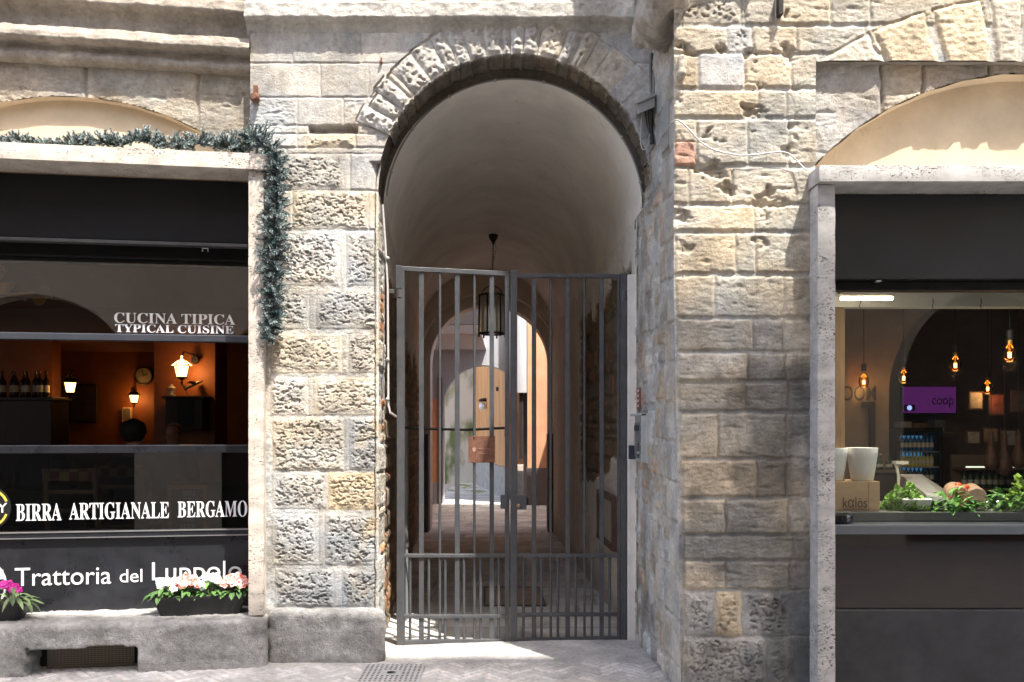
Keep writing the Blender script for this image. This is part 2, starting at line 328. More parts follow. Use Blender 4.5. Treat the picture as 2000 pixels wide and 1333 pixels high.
# ------------------------------------------------------------------ masonry
G1, G2, G3, G4 = (0.44, 0.415, 0.37), (0.46, 0.41, 0.33), (0.385, 0.37, 0.34), (0.50, 0.41, 0.285)
def masonry(name, ur, vr, res, blocks, place, nrm, mat, parent, hole=None, mortar=(0.46, 0.44, 0.40), seed=1, mdep=0.008, edge=0.012, post=None, wob=0.006, snap=None, tamp=0.010):
    u = np.linspace(ur[0], ur[1], int((ur[1] - ur[0]) / res) + 2); v = np.linspace(vr[0], vr[1], int((vr[1] - vr[0]) / res) + 2)
    U, V = np.meshgrid(u, v, indexing='ij')
    keep = None
    if hole is not None: keep = ~hole(U, V)
    if snap is not None: U, V = snap(U, V, res)
    H = np.full(U.shape, -mdep) + 0.004 * fbm(U * 18, V * 18, 0, seed, 4); C = np.tile(np.array(mortar), U.shape + (1,)) * (1 + .15 * fbm(U * 6, V * 6, 3, seed))[..., None]
    Uw = U + wob * fbm(U * 12, V * 12, 1.7, seed + 5, 3); Vw = V + wob * fbm(U * 12, V * 12, 5.1, seed + 6, 3)
    sl = U + 0.35 * V
    ridge = 1 - np.abs(noise(sl * 13, V * 24, 0, seed + 11)); ridge2 = 1 - np.abs(noise(sl * 27, V * 46, 2, seed + 12))
    pit = np.clip(noise(sl * 30, V * 52, 0, seed + 13) - 0.12, 0, 1); pit2 = np.clip(noise(sl * 55, V * 90, 0, seed + 15) - 0.15, 0, 1)
    low = fbm(U * 7, V * 7, 0, seed + 14, 3)
    wx, wz = U + .25 * V + .018 * noise(U * 30, V * 30, 3, seed + 40), V + .012 * noise(U * 30, V * 30, 8, seed + 41)
    n1, n2, n3 = noise(wx * 36, wz * 58, 0, seed + 13), noise(wx * 70, wz * 105, 5, seed + 42), noise(wx * 17, wz * 34, 2, seed + 43)
    qq = .62 * n1 + .42 * n2 + .26 * noise(wx * 130, wz * 170, 6, seed + 47); chip = 1.05 * sstep(.10, .36, qq) + .35 * sstep(.0, .3, -qq) * 0 + .7 * sstep(.28, .48, n3 + .3 * n2)
    rock = 0.40 * low + 0.14 * ridge * ridge - 0.85 * chip + .22 * noise(U * 70, V * 80, 0, seed + 44)
    tool = 0.5 * low + 0.25 * noise(U * 16, V * 60, 0, seed + 16) + 0.25 * ridge2 - 0.8 * pit2 - 0.35 * np.clip(noise(sl * 9, V * 26, 7, seed + 22) - 0.3, 0, 1) * 5
    fl = 0.4 * low + 0.1 * ridge2 - 0.9 * np.clip(noise(U * 38, V * 44, 0, seed + 18) - 0.3, 0, 1) - 0.2 * pit2
    rng = random.Random(seed)
    for (u0, v0, u1, v1, kind, col, prot) in blocks:
        if u1 < u0: u0, u1 = u1, u0
        if v1 < v0: v0, v1 = v1, v0
        m = (Uw > u0) & (Uw < u1) & (Vw > v0) & (Vw < v1)
        if not m.any(): continue
        d = np.minimum(np.minimum(Uw - u0, u1 - Uw), np.minimum(Vw - v0, v1 - Vw))[m]
        e = sstep(0, edge, d)
        if kind == 'rock':
            mg = rng.uniform(.0, .014); wv = d + .020 * low[m]; g = sstep(mg, mg + rng.uniform(.03, .05), wv); h = -mdep + e * (mdep) + g * (prot * .22 + rng.uniform(.010, .0165) * rock[m]) + .004 * fl[m]
        elif kind == 'tool': h = -mdep + e * (mdep + prot) + tamp * tool[m] * e
        else: h = -mdep + e * (mdep + prot) + 0.006 * fl[m] * e
        H[m] = h
        k = 1 + rng.uniform(-0.10, 0.10)
        C[m] = np.array(col) * k
        if kind == 'rock': C[m] *= (1 - .14 * np.clip(chip[m], 0, 1.3) * g)[:, None]
    stn = np.clip(fbm(U * 5, V * 4, 2, seed + 33, 4), 0, 1); C = C * (1 - .28 * stn[..., None])
    var = 1 + 0.16 * fbm(U * 3.2, V * 3.2, 9, seed + 30, 4)
    warm = np.clip(fbm(U * 2.1, V * 2.6, 4, seed + 31, 3), -1, 1)
    C = C * var[..., None] * (1 + warm[..., None] * np.array([0.10, 0.0, -0.14]))
    if post is not None: H, C = post(U, V, H, C)
    B = place(U.ravel(), V.ravel()); n = nrm if callable(nrm) else (lambda a, b: np.tile(np.array(nrm, float), (len(a), 1)))
    W = B + n(U.ravel(), V.ravel()) * H.ravel()[:, None]
    return np_mesh(name, W, grid_quads(len(u), len(v), keep), mat, parent, None, col=np.clip(C.reshape(-1, 3), 0.01, 0.9))
def rows_px(y, rows):
    out = []
    for t, b, xs, spec in rows:
        for i in range(len(xs) - 1):
            k, c, pr = spec[i % len(spec)]
            out.append((X(xs[i], y), Z(b, y), X(xs[i + 1], y), Z(t, y), k, c, pr))
    return out
YA, YP, YG = 5.75, 4.95, 6.22
OPP_H = 17.6
AC, AR = (0.017, 3.19), 0.925

stone = thing("stone_building", "old grey and tan stone street front with a tall round arch over a passage", "building", (0, 5.95, 0))

# --- arch wall (left pier, spandrels, plain ashlar above)
sm, rk, tl = ('smooth', G1, .004), ('rock', G1, .022), ('tool', G2, .006)
rw = [(-60, -8, [480, 640, 820, 1010, 1180, 1300], [('smooth', G1, 0)]),
      (-8, 62, [480, 707, 1020, 1300], [('smooth', G1, 0)]),
      (62, 124, [480, 571, 706, 850, 1000, 1150, 1300], [('smooth', G1, .002), ('smooth', G1, .003)]),
      (124, 191, [480, 626, 720, 860, 1300], [('smooth', G1, .002), ('smooth', G1, .004)]),
      (191, 246, [480, 580, 671, 735, 1300], [('tool', G1, .003), ('smooth', G1, .003)]),
      (246, 262, [480, 580, 602, 700, 760], [('tool', G1, .003), ('smooth', G1, .002), ('smooth', G3, -.05), ('smooth', G1, .002)]),
      (262, 289, [480, 580, 598, 694, 760], [('tool', G1, .003), ('smooth', G1, .002), ('rock', G2, .055), ('smooth', G3, .004)]),
      (289, 301, [480, 560, 760], [('smooth', G1, .0)]),
      (301, 372, [480, 552, 672, 684, 760], [('smooth', G1, .0), ('rock', G1, .03), ('smooth', G1, .0), ('smooth', G3, .004)]),
      (374, 449, [480, 572, 720, 760], [('smooth', G1, .004), ('rock', G2, .02), ('smooth', G2, .006)]),
      (452, 559, [528, 664, 676, 744], [('rock', G1, .026), ('smooth', G1, 0), ('rock', G3, .022)]),
      (564, 643, [515, 604, 617, 744], [('rock', G1, .024), ('smooth', G1, 0), ('rock', G1, .026)]),
      (652, 730, [527, 668, 680, 744], [('rock', G2, .026), ('rock', G1, .018), ('rock', G1, .018)]),
      (737, 812, [527, 602, 611, 744], [('rock', G1, .026), ('smooth', G1, 0), ('rock', G2, .022)]),
      (816, 920, [532, 672, 681, 744], [('rock', G2, .028), ('smooth', G1, 0), ('rock', G3, .024)]),
      (923, 996, [530, 640, 744], [('rock', G1, .02), ('rock', G4, .024)]),
      (1003, 1105, [530, 622, 634, 744], [('rock', G1, .024), ('smooth', G1, 0), ('rock', G3, .026)]),
      (1112, 1186, [536, 652, 668, 744], [('rock', G1, .026), ('smooth', G1, 0), ('rock', G3, .026)]),
      (1186, 1330, [480, 760], [('smooth', G3, 0)]),
      (191, 232, [1190, 1245, 1300], [('smooth', G3, .003)]), (232, 300, [1230, 1300], [('smooth', G3, .003)])]
def a_hole(U, V):
    r = np.hypot(U - AC[0], V - AC[1]); return ((V < AC[1]) & (np.abs(U - AC[0]) < AR - .004)) | (r < AR - .004)
def a_snap(U, V, res):
    r = np.hypot(U - AC[0], V - AC[1]); m = (V >= AC[1]) & (np.abs(r - AR) < res * .75)
    U2, V2 = U.copy(), V.copy(); U2[m] = AC[0] + (U[m] - AC[0]) * AR / r[m]; V2[m] = AC[1] + (V[m] - AC[1]) * AR / r[m]
    m = (V < AC[1]) & (np.abs(np.abs(U - AC[0]) - AR) < res * .75); U2[m] = AC[0] + np.sign(U[m] - AC[0]) * AR
    return U2, V2
def a_post(U, V, H, C):
    # the left corner of the opening is worn round; the pier is darker towards its foot
    d = np.clip((U - (AC[0] - AR - .07)) / .07, 0, 1) * (U < AC[0]) * (V < AC[1] + .2); H = H - 0.05 * d ** 2
    g = sstep(1.35, 0.5, V + .25 * fbm(U * 3, V * 3, 0, 71)) * (U < -.8); C = C * (1 - g[..., None] * np.array([.30, .26, .20]))
    o = sstep(.1, .5, fbm(U * 4, V * 3, 0, 72)) * sstep(2.9, 2.4, V) * sstep(-1.15, -.95, U) * (U < -.85); C = C * (1 + o[..., None] * np.array([.12, -.03, -.22]))
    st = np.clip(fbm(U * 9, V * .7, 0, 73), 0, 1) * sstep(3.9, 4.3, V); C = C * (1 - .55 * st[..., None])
    return H, C
masonry("arch_wall", (X(489, YA), 0.952), (0.0, 4.75), 0.0052, rows_px(YA, rw), lambda u, v: np.stack([u, np.full_like(u, YA), v], 1), (0, -1, 0), M_STONE, stone, a_hole, (0.47, .45, .41), 3, .003, .012, a_post, .004, a_snap)
# side return of the pier towards the left shop bay
p, q = rbox((X(489, YA) - .002, YA + .005, 0), (X(489, YA) + .12, YA + .45, 4.75), .004, .03, .003, 9, 5)
np_mesh("pier_return", p, q, M_STONE, stone, col=np.tile(np.array(G1) * .9, (len(p), 1)))

# --- voussoirs
angs = [156, 149.8, 144.2, 138.3, 136, 127, 119.3, 114, 108.5, 101.6, 94.7, 91.6, 86.5, 80.5, 71.6, 66.3, 61, 55.7, 46, 39, 31, 22, 12, 0]
rng = random.Random(5)
def voussoir(a0, a1, ro, prot, col, rough, seed):
    mid_ = (a0 + a1) / 2
    ns = max(6, int((a0 - a1) * math.radians(1) * 1.05 / .0065)); S_ = np.linspace(0, 1, ns)
    rr = np.linspace(AR, ro, 42); ys = np.linspace(5.985, YA - prot, 24)
    R = np.concatenate([np.full(24, AR), rr[1:], np.full(4, ro)]); Y = np.concatenate([ys, np.full(41, YA - prot), np.linspace(YA - prot, YA + .03, 4)])
    A, RR = np.meshgrid(np.radians(a0 + (a1 - a0) * S_), R, indexing='ij'); SS, YY = np.meshgrid(S_, Y, indexing='ij')
    front = np.zeros(len(R)); front[24:64] = 1; FF = np.tile(front, (ns, 1))
    x = AC[0] + RR * np.cos(A); z = AC[1] + RR * np.sin(A)
    edge = np.minimum(SS, 1 - SS) * (a0 - a1) * math.radians(1) * 1.05
    wear = .010 * noise(A * 30, RR * 9, seed, 3)
    e = sstep(0, .035 if rough else .008, edge + wear); er = sstep(0, .03, RR - AR + wear) * sstep(0, .03, ro - RR + wear) if rough else 1
    sl = A * 9
    n1 = .4 * fbm(sl + RR * 5, RR * 14, seed, 7, 3) + .6 * (1 - np.abs(noise(sl * 2.2 + 3 * RR, RR * 20, seed, 8))) - 1.3 * np.clip(noise(A * 40, RR * 34, seed, 9) - .12, 0, 1)
    amp = (.034 if mid_ > 125 else .024) if rough else .004
    tq = np.clip((RR - AR) / (ro - AR), 0, 1); h = FF * (e * er * (amp * n1) - prot * .85 * tq ** 2.5) - FF * (1 - e * (1 - (1 - er) * (RR < AR + .04))) * min(prot, .05) * (.4 if rough else .3) * (1 - tq)
    y = YY - h
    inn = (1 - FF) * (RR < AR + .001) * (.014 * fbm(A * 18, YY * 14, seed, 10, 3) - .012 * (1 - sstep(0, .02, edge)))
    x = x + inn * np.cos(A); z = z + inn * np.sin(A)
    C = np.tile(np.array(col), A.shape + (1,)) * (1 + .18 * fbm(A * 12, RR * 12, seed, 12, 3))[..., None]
    stain_shade = (1 - FF) * sstep(5.72, 5.80, YY) * .62; C = C * (1 - stain_shade[..., None] * np.array([.92, .98, 1.05]))  # brown stain and the arch's shade, both painted into the soffit colour
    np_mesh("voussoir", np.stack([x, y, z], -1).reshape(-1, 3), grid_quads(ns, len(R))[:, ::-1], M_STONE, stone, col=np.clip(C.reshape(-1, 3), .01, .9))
for i in range(len(angs) - 1):
    a0, a1 = angs[i] - .12, angs[i + 1] + .12
    if a0 - a1 < 1: continue
    mid = (a0 + a1) / 2; rough = mid > 62 and (a0 - a1) > 1.4
    ro = 1.165 + rng.uniform(-.03, .03) if rough else 1.16 + rng.uniform(0, .04)
    voussoir(a0, a1, ro, rng.uniform(.012, .026) if rough else .006, rng.choice([G1, G1, G2, (.48, .42, .34), (.48, .46, .42)]) if rough else rng.choice([G3, G3, G2]), rough, i + 1)
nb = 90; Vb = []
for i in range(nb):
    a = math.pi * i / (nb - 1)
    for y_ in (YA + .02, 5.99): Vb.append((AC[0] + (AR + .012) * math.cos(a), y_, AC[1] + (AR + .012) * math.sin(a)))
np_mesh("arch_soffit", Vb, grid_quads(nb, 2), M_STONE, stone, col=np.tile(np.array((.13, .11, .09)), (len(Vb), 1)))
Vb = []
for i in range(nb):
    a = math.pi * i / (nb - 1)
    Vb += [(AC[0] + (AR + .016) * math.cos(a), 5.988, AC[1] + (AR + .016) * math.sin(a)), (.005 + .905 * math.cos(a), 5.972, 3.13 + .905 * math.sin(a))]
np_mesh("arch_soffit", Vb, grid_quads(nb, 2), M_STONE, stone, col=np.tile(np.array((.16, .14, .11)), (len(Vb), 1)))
# left springing stones below the voussoirs, and the inner face of the left jamb
def jamb_blocks():
    r = random.Random(9); out = []; z = 0
    while z < 3.6:
        h = r.choice([.065, .075, .11, .2, .24]); brick = h < .1
        out.append((5.78 if not brick else r.uniform(5.9, 6.0), z, 6.12, z + h - .012, 'tool', r.choice([(.42, .2, .11), (.46, .24, .13), (.40, .33, .26)]) if brick else r.choice([G1, G2]), r.uniform(-.012, .004))); z += h
    return out
masonry("jamb", (YA + .01, 6.16), (0, 3.2), .0075, jamb_blocks(), lambda u, v: np.stack([np.full_like(u, AC[0] - AR) + .0 * v, u, v], 1), (1, 0, 0), M_STONE, stone, None, (.50, .47, .42), 14, .012, .014)

# --- string course (arch wall part) and unseen slab above the frame, added to shade the top left
def moulding(name, prof, along, n, mat, col, amp=.007, seed=3, M=None, parent=stone):
    """prof: list of (depth, z); swept over 'along' (x0..x1 in local u), depth is along local y"""
    pr = []
    for i in range(len(prof) - 1):
        k = max(2, int(math.hypot(prof[i + 1][0] - prof[i][0], prof[i + 1][1] - prof[i][1]) / .008))
        for j in range(k): pr.append((prof[i][0] + (prof[i + 1][0] - prof[i][0]) * j / k, prof[i][1] + (prof[i + 1][1] - prof[i][1]) * j / k))
    pr.append(prof[-1]); pr = np.array(pr); u = np.linspace(along[0], along[1], n)
    Ug, D = np.meshgrid(u, pr[:, 0], indexing='ij'); _, Zg = np.meshgrid(u, pr[:, 1], indexing='ij')
    h = amp * fbm(Ug * 12, D * 12 + 3, Zg * 16, seed, 4) + amp * 1.5 * np.clip(fbm(Ug * 4, 0 * D, Zg * 9, seed + 2, 3), 0, 1)
    jt = np.zeros_like(h)
    V = np.stack([Ug, D + h, Zg - h * .6], -1).reshape(-1, 3)
    c = np.tile(np.array(col), Ug.shape + (1,)) * (1 + .2 * fbm(Ug * 7, 0 * D, Zg * 1.5, seed + 4, 4))[..., None]
    return np_mesh(name, V, grid_quads(n, len(pr))[:, ::-1], mat, parent, None, col=np.clip(c.reshape(-1, 3), .02, .9), M=M)
zb = Z(37, 5.68)
moulding("string_course", [(YA + .01, zb + .30), (YA - .03, zb + .28), (YA - .045, zb + .13), (YA - .075, zb + .11), (YA - .082, zb + .012), (YA - .068, zb), (YA - .03, zb - .014), (YA - .012, zb - .05), (YA + .01, zb - .08)], (X(489, YA) - .02, X(1236, YA)), 420, M_STONE, G1)

# --- passage: side walls, vault, inner arch, floor
def left_x(y): return -0.905 + (y - 5.97) * (-1.37 + .905) / (12.8 - 5.97)
def right_x(y): return 0.915 + (y - 5.97) * (.615 - .915) / (12.8 - 5.97)
def rubble(seed, u0, u1, v0, v1):
    r = random.Random(seed); out = []; v = v0
    while v < v1:
        h = r.uniform(.07, .2); u = u0 + r.uniform(-.2, 0)
        while u < u1:
            w = r.uniform(.12, .42)
            out.append((u, v, u + w - .025, v + h - .02, r.choice(['rock', 'tool', 'tool']), r.choice([(.20, .15, .10), (.26, .20, .13), (.22, .19, .15), (.30, .17, .10)]), r.uniform(-.006, .015))); u += w
        v += h
    return out
def l_post(U, V, H, C):
    top = 2.93 + .22 * fbm(U * 2.3, V * .3, 0, 41, 3) - .10 * (U - 6); pl = sstep(-.02, .02, V - top)
    H = H * (1 - pl) + .022 * pl; C = C * (1 - pl[..., None]) + np.array([.70, .66, .58]) * pl[..., None]; return H, C
def r_post(U, V, H, C):
    e = .16 * fbm(U * 2.1, V * 2.1, 0, 42, 4)
    lo = 1.28 - .14 * (U - 7.2) + e; hi = 2.82 + e + .1 * noise(U * 5, 0 * V, 2, 43); far = 9.6 + e * 1.5
    inside = sstep(-.012, .012, V - lo) * sstep(-.012, .012, hi - V) * sstep(-.02, .02, far - U) * sstep(-.02, .02, U - 6.42)
    H = H * inside + .026 * (1 - inside) + (1 - inside) * .004 * fbm(U * 4, V * 4, 0, 44); C = C * inside[..., None] + np.array([.72, .68, .60]) * (1 - inside[..., None])
    gr = sstep(.35, .05, V + .1 * fbm(U * 3, V * 3, 0, 45)) * .35 * (1 - inside); C = C * (1 - gr[..., None]); return H, C
M_PLW = stone_mat("passage_wall_mix", .0, .22, .12)
masonry("passage_wall", (6.12, 12.85), (0, 3.2), .018, rubble(21, 6.1, 12.9, 0, 3.3), lambda u, v: np.stack([left_x(u) - .026, u, v], 1), (1, 0, 0), M_PLW, stone, None, (.22, .18, .13), 22, .02, .02, l_post)
masonry("passage_wall", (6.20, 12.85), (0, 3.2), .018, rubble(23, 6.1, 12.9, 0, 3.3), lambda u, v: np.stack([right_x(u) + .026, u, v], 1), (-1, 0, 0), M_PLW, stone, None, (.24, .19, .13), 24, .02, .02, r_post)
na, ny = 60, 50; aa = np.linspace(0, math.pi, na); yy = np.linspace(5.972, 12.85, ny); Vv = []
for a in aa:
    for y in yy:
        xl, xr = left_x(y), right_x(y); c, r = (xl + xr) / 2, (xr - xl) / 2; zc = 3.13 + (3.02 - 3.13) * (y - 5.97) / 6.83
        Vv.append((c + r * math.cos(a), y, zc + r * math.sin(a) * (.905 / r * .5 + .5)))
np_mesh("vault", Vv, grid_quads(na, ny), M_PLASTER, stone)
# thin wall strip beside the gate post
mb = MB(); mb.box((.848, 6.25, 0), (.925, 6.36, 2.72)); mb.build("jamb", simple("white_plaster", (.66, .64, .60), .9, var=.12, scale=6, bump=.3, bscale=40), stone, bevel=.008)
# inner arch: two steps
def arch_wall(name, y0, y1, c, r, zc, x0, x1, ztop, mat, parent, nseg=40, zb0=0.0):
    mb = MB(); pts = [(c + r * math.cos(math.pi * i / nseg), zc + r * math.sin(math.pi * i / nseg)) for i in range(nseg + 1)]
    for y, fl in ((y0, 1), (y1, 0)):
        pass
    def face_pair(poly): mb.prism(poly, y0, y1)
    for i in range(nseg):
        (xa, za), (xb, zb_) = pts[i], pts[i + 1]
        mb.add([(xa, y0, za), (xb, y0, zb_), (xb, y0, ztop), (xa, y0, ztop), (xa, y1, za), (xb, y1, zb_), (xb, y1, ztop), (xa, y1, ztop)],
               [(0, 1, 2, 3), (7, 6, 5, 4), (0, 4, 5, 1), (2, 6, 7, 3)])
    mb.add([(c + r, y0, zb0), (x1, y0, zb0), (x1, y0, ztop), (c + r, y0, ztop), (c + r, y1, zb0), (x1, y1, zb0), (x1, y1, ztop), (c + r, y1, ztop)], [(0, 1, 2, 3), (7, 6, 5, 4), (0, 3, 7, 4), (1, 5, 6, 2)])
    mb.add([(c - r, y0, zb0), (x0, y0, zb0), (x0, y0, ztop), (c - r, y0, ztop), (c - r, y1, zb0), (x0, y1, zb0), (x0, y1, ztop), (c - r, y1, ztop)], [(3, 2, 1, 0), (4, 5, 6, 7), (4, 7, 3, 0), (2, 6, 5, 1)])
    return mb.build(name, mat, parent, recalc=False)
M_BEIGE = simple("beige_plaster", (.56, .48, .38), .9, var=.1, scale=3, bump=.15)
M_BEIGE2 = simple("pale_beige_plaster", (.62, .55, .46), .9, var=.1, scale=3, bump=.15)
arch_wall("inner_arch", 12.80, 13.02, -.35, 1.03, 2.60, -2.2, 1.6, 5.0, M_BEIGE, stone)
arch_wall("inner_arch", 13.02, 13.40, -.35, .90, 2.575, -2.2, 1.6, 5.0, M_BEIGE2, stone)
M_CAST = simple("roughcast", (.13, .12, .115), .95, var=.3, scale=60, bump=1.0, bscale=55)
mb = MB(); mb.box((-1.42, 12.775, 0), (-1.255, 13.41, 1.50)); mb.build('roughcast_plinth', M_CAST, stone, bevel=.01); mb = MB(); mb.box((.542, 12.775, 0), (.64, 13.41, 1.50)); mb.build("roughcast_plinth", M_CAST, stone, bevel=.01)

# --- right pier, wall over the right shop, reveal
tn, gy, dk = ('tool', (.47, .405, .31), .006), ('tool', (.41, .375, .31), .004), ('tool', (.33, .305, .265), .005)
rp = [(-70, -8, [1300, 1420, 1560, 1700, 1900, 2150], [tn, gy]),
      (-8, 48, [1300, 1448, 1455, 1514, 1622, 1700, 2150], [('rock', G2, .03), gy, gy, tn, gy, gy]),
      (52, 104, [1322, 1420, 1470, 1555, 1690, 1760], [tn, ('rock', G1, .0), tn, gy, gy]),
      (106, 172, [1322, 1366, 1454, 1545, 1600], [tn, ('smooth', (.46, .455, .45), .006), tn, gy]),
      (176, 230, [1322, 1480, 1535, 1600], [tn, gy, gy]),
      (234, 322, [1322, 1364, 1460, 1540, 1600], [tn, ('tool', G2, .008), gy, tn]),
      (276, 325, [1322, 1362], [('tool', (.50, .30, .22), .012)]),
      (328, 398, [1322, 1350, 1430, 1600], [tn, tn, gy]),
      (402, 452, [1322, 1474, 1600], [tn, gy]),
      (456, 534, [1323, 1437, 1475, 1600], [tn, gy, tn]),
      (540, 620, [1325, 1397, 1530, 1600], [tn, gy, gy]),
      (624, 686, [1326, 1470, 1531, 1600], [tn, dk, gy]),
      (690, 744, [1327, 1460, 1536, 1600], [('tool', G2, .012), dk, gy]),
      (748, 803, [1328, 1456, 1540, 1600], [gy, dk, dk]),
      (808, 895, [1329, 1402, 1536, 1600], [tn, gy, dk]),
      (899, 971, [1330, 1478, 1536, 1600], [tn, dk, dk]),
      (976, 1044, [1331, 1416, 1540, 1600], [tn, ('tool', G2, .008), dk]),
      (1047, 1094, [1331, 1550, 1600], [gy, dk]),
      (1097, 1152, [1332, 1417, 1543, 1600], [tn, gy, dk]),
      (1156, 1243, [1333, 1398, 1449, 1543, 1600], [('rock', G3, .02), ('rock', G4, .018), ('rock', G3, .022), ('smooth', (.30, .30, .29), 0)]),
      (1247, 1420, [1334, 1496, 1543, 1600], [('rock', G3, .024), ('rock', G3, .012), ('smooth', (.30, .30, .29), 0)])]
RX0, RX1, RZ = X(1593, YP), 4.2, Z(120, YP)        # rectangular recess over the right shop
def p_hole(U, V): return (U > RX0) & (V < RZ)
def p_snap(U, V, res):
    U2, V2 = U.copy(), V.copy(); m = np.abs(U - RX0) < res * .6; U2[m & (V < RZ + res)] = RX0; m = np.abs(V - RZ) < res * .6; V2[m & (U > RX0 - res)] = RZ; return U2, V2
vc = (X(2010, YP), Z(724, YP))
def p_post(U, V, H, C):
    # large wedge stones of the shallow arch over the recess
    r = np.hypot(U - vc[0], V - vc[1]); a = np.degrees(np.arctan2(V - vc[1], U - vc[0])); ro = 2.17 + .0 * r; low = fbm(U * 6, V * 6, 0, 51, 3)
    nz2 = .5 * low + .5 * noise(U * 26, V * 40, 0, 52) - .7 * np.clip(noise(U * 50, V * 60, 0, 53) - .2, 0, 1)
    for a0, a1, c in ((124, 115.3, G2), (114.8, 106.4, G4), (105.2, 97.3, G4), (96.2, 91.3, G2), (91, 84, G1), (83, 74, G4), (72, 60, G2)):
        aw = a + .5 * low; m = (aw < a0) & (aw > a1) & (r < ro) & (V > RZ - .05) & (U > RX0 - .02)
        d = np.minimum(np.minimum(a0 - aw, aw - a1) * math.radians(1) * 2, ro - r)[m]; e = sstep(0, .03, d + .012 * low[m])
        H[m] = .012 * e + .009 * nz2[m] * e - .004 * (1 - e); C[m] = np.array(c) * (1 + .15 * low[m])[:, None]
    # crumbled, broken places
    b = sstep(.25, .55, fbm(U * 4.5, V * 6, 0, 54, 4)) * sstep(2.2, 3.2, V) * sstep(RX0 - .02, RX0 - .25, U); H = H - .035 * b * (1 + .5 * noise(U * 30, V * 40, 0, 55)); C = C * (1 - b[..., None] * .12) + b[..., None] * np.array([.05, .05, .05])
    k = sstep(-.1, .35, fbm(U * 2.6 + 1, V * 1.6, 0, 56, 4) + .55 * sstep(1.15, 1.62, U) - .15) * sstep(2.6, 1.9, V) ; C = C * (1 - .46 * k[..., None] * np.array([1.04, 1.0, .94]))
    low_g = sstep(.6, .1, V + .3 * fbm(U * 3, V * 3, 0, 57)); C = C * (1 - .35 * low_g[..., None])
    return H, C
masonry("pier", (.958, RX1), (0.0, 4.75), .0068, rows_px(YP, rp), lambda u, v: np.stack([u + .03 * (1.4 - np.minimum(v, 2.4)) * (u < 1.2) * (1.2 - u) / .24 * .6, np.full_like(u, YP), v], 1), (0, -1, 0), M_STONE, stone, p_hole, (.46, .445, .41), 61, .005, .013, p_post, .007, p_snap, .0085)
def rv_x(y): return .985 + (y - 4.95) * (.90 - .985) / (6.3 - 4.95)
def rv_blocks():
    r = random.Random(33); out = []; z = -.1
    while z < 4.7:
        h = r.choice([.24, .27, .3]); w = r.choice([.28, .34, .42])
        out.append((4.97, z, 4.96 + w, z + h - .008, 'smooth', r.choice([(.42, .40, .36), (.39, .38, .35), (.45, .42, .37)]), .004)); z2 = z
        y = 4.97 + w
        while y < 6.4:
            ww = r.uniform(.1, .26); hh = r.choice([h, h * .5, h])
            for q in range(2 if hh < h else 1):
                out.append((y + .01, z2 + q * hh + r.uniform(0, .03), y + ww - .02, z2 + q * hh + hh - r.uniform(.02, .05), r.choice(['tool', 'rock', 'smooth']), r.choice([(.40, .34, .26), (.36, .345, .31), (.40, .37, .32), (.42, .33, .26), (.48, .46, .42), (.38, .365, .335)]), r.uniform(-.012, .01)))
            y += ww
        z += h
    return out
def rv_post(U, V, H, C):
    k = sstep(.0, .45, fbm(U * 3, V * 1.2, 0, 58, 4)) * sstep(5.5, 5.9, U); C = C * (1 - .42 * k[..., None]); H = H * (1 - .4 * k)
    m = sstep(.15, .5, fbm(U * 4, V * 3, 0, 59, 3)) * sstep(5.3, 5.5, U); C = C * (1 - m[..., None]) + m[..., None] * np.array([.45, .44, .42]); H = H * (1 - m) + .002 * m; return H, C
masonry("reveal", (4.945, 6.26), (0, 4.75), .0075, rv_blocks(), lambda u, v: np.stack([rv_x(u) + .0 * v, u, v], 1), (-1, 0, 0), M_REVEAL, stone, lambda U, V: (U > 5.82) & (V > 3.25), (.42, .395, .35), 34, .008, .012, rv_post, .012)
# broken corbel at the top of the pier
def corb(p):
    c = np.array([.86, 5.2, 4.2]); h = .05 * fbm(p[:, 0] * 5, p[:, 1] * 5, p[:, 2] * 5, 66, 3); p = p + (p - c) / np.linalg.norm(p - c, axis=1, keepdims=True) * h[:, None]
    p[:, 2] += np.clip(4.9 + .25 - p[:, 1], 0, 1) * .25 * (p[:, 2] < 4.15); return p
block("corbel", (.76, 4.86, 3.95), (1.04, 5.42, 4.8), .10, .014, .02, 9, 67, M_STONE, stone, (.38, .34, .29), amp2=.02, edit=corb)
block("corbel", (1.0, 4.88, 4.20), (1.42, 5.01, 4.36), .025, .008, .022, 12, 68, M_STONE, stone, (.45, .40, .33), amp2=.02)
block("broken_stone", (.955, 4.90, 3.62), (1.0, 5.02, 3.75), .02, .008, .015, 14, 69, M_STONE, stone, G2)

# --- recess over the right shop: side, soffit, rough spandrel with a shallow arch, plaster tympanum
mb = MB(); mb.box((RX0 - .06, YP + .012, Z(345, YP)), (RX0, YP + .5, RZ)); mb.box((RX0 - .06, YP + .012, RZ), (RX1, YP + .55, RZ + .06)); mb.build("recess_lining", simple("recess_stone", (.26, .23, .19), .95, var=.3, bump=.6), stone)  # one darker stone tone for the recess side and top
rc = (X(2010, 5.01), Z(724.6, 5.01)); rr_ = 580 * 5.01 / F
def t_hole(U, V): return np.hypot(U - rc[0], V - rc[1]) < rr_
def t_snap(c, r0):
    def f(U, V, res):
        r = np.hypot(U - c[0], V - c[1]); m = np.abs(r - r0) < res * .8; U2, V2 = U.copy(), V.copy()
        U2[m] = c[0] + (U[m] - c[0]) * r0 / r[m]; V2[m] = c[1] + (V[m] - c[1]) * r0 / r[m]; return U2, V2
    return f
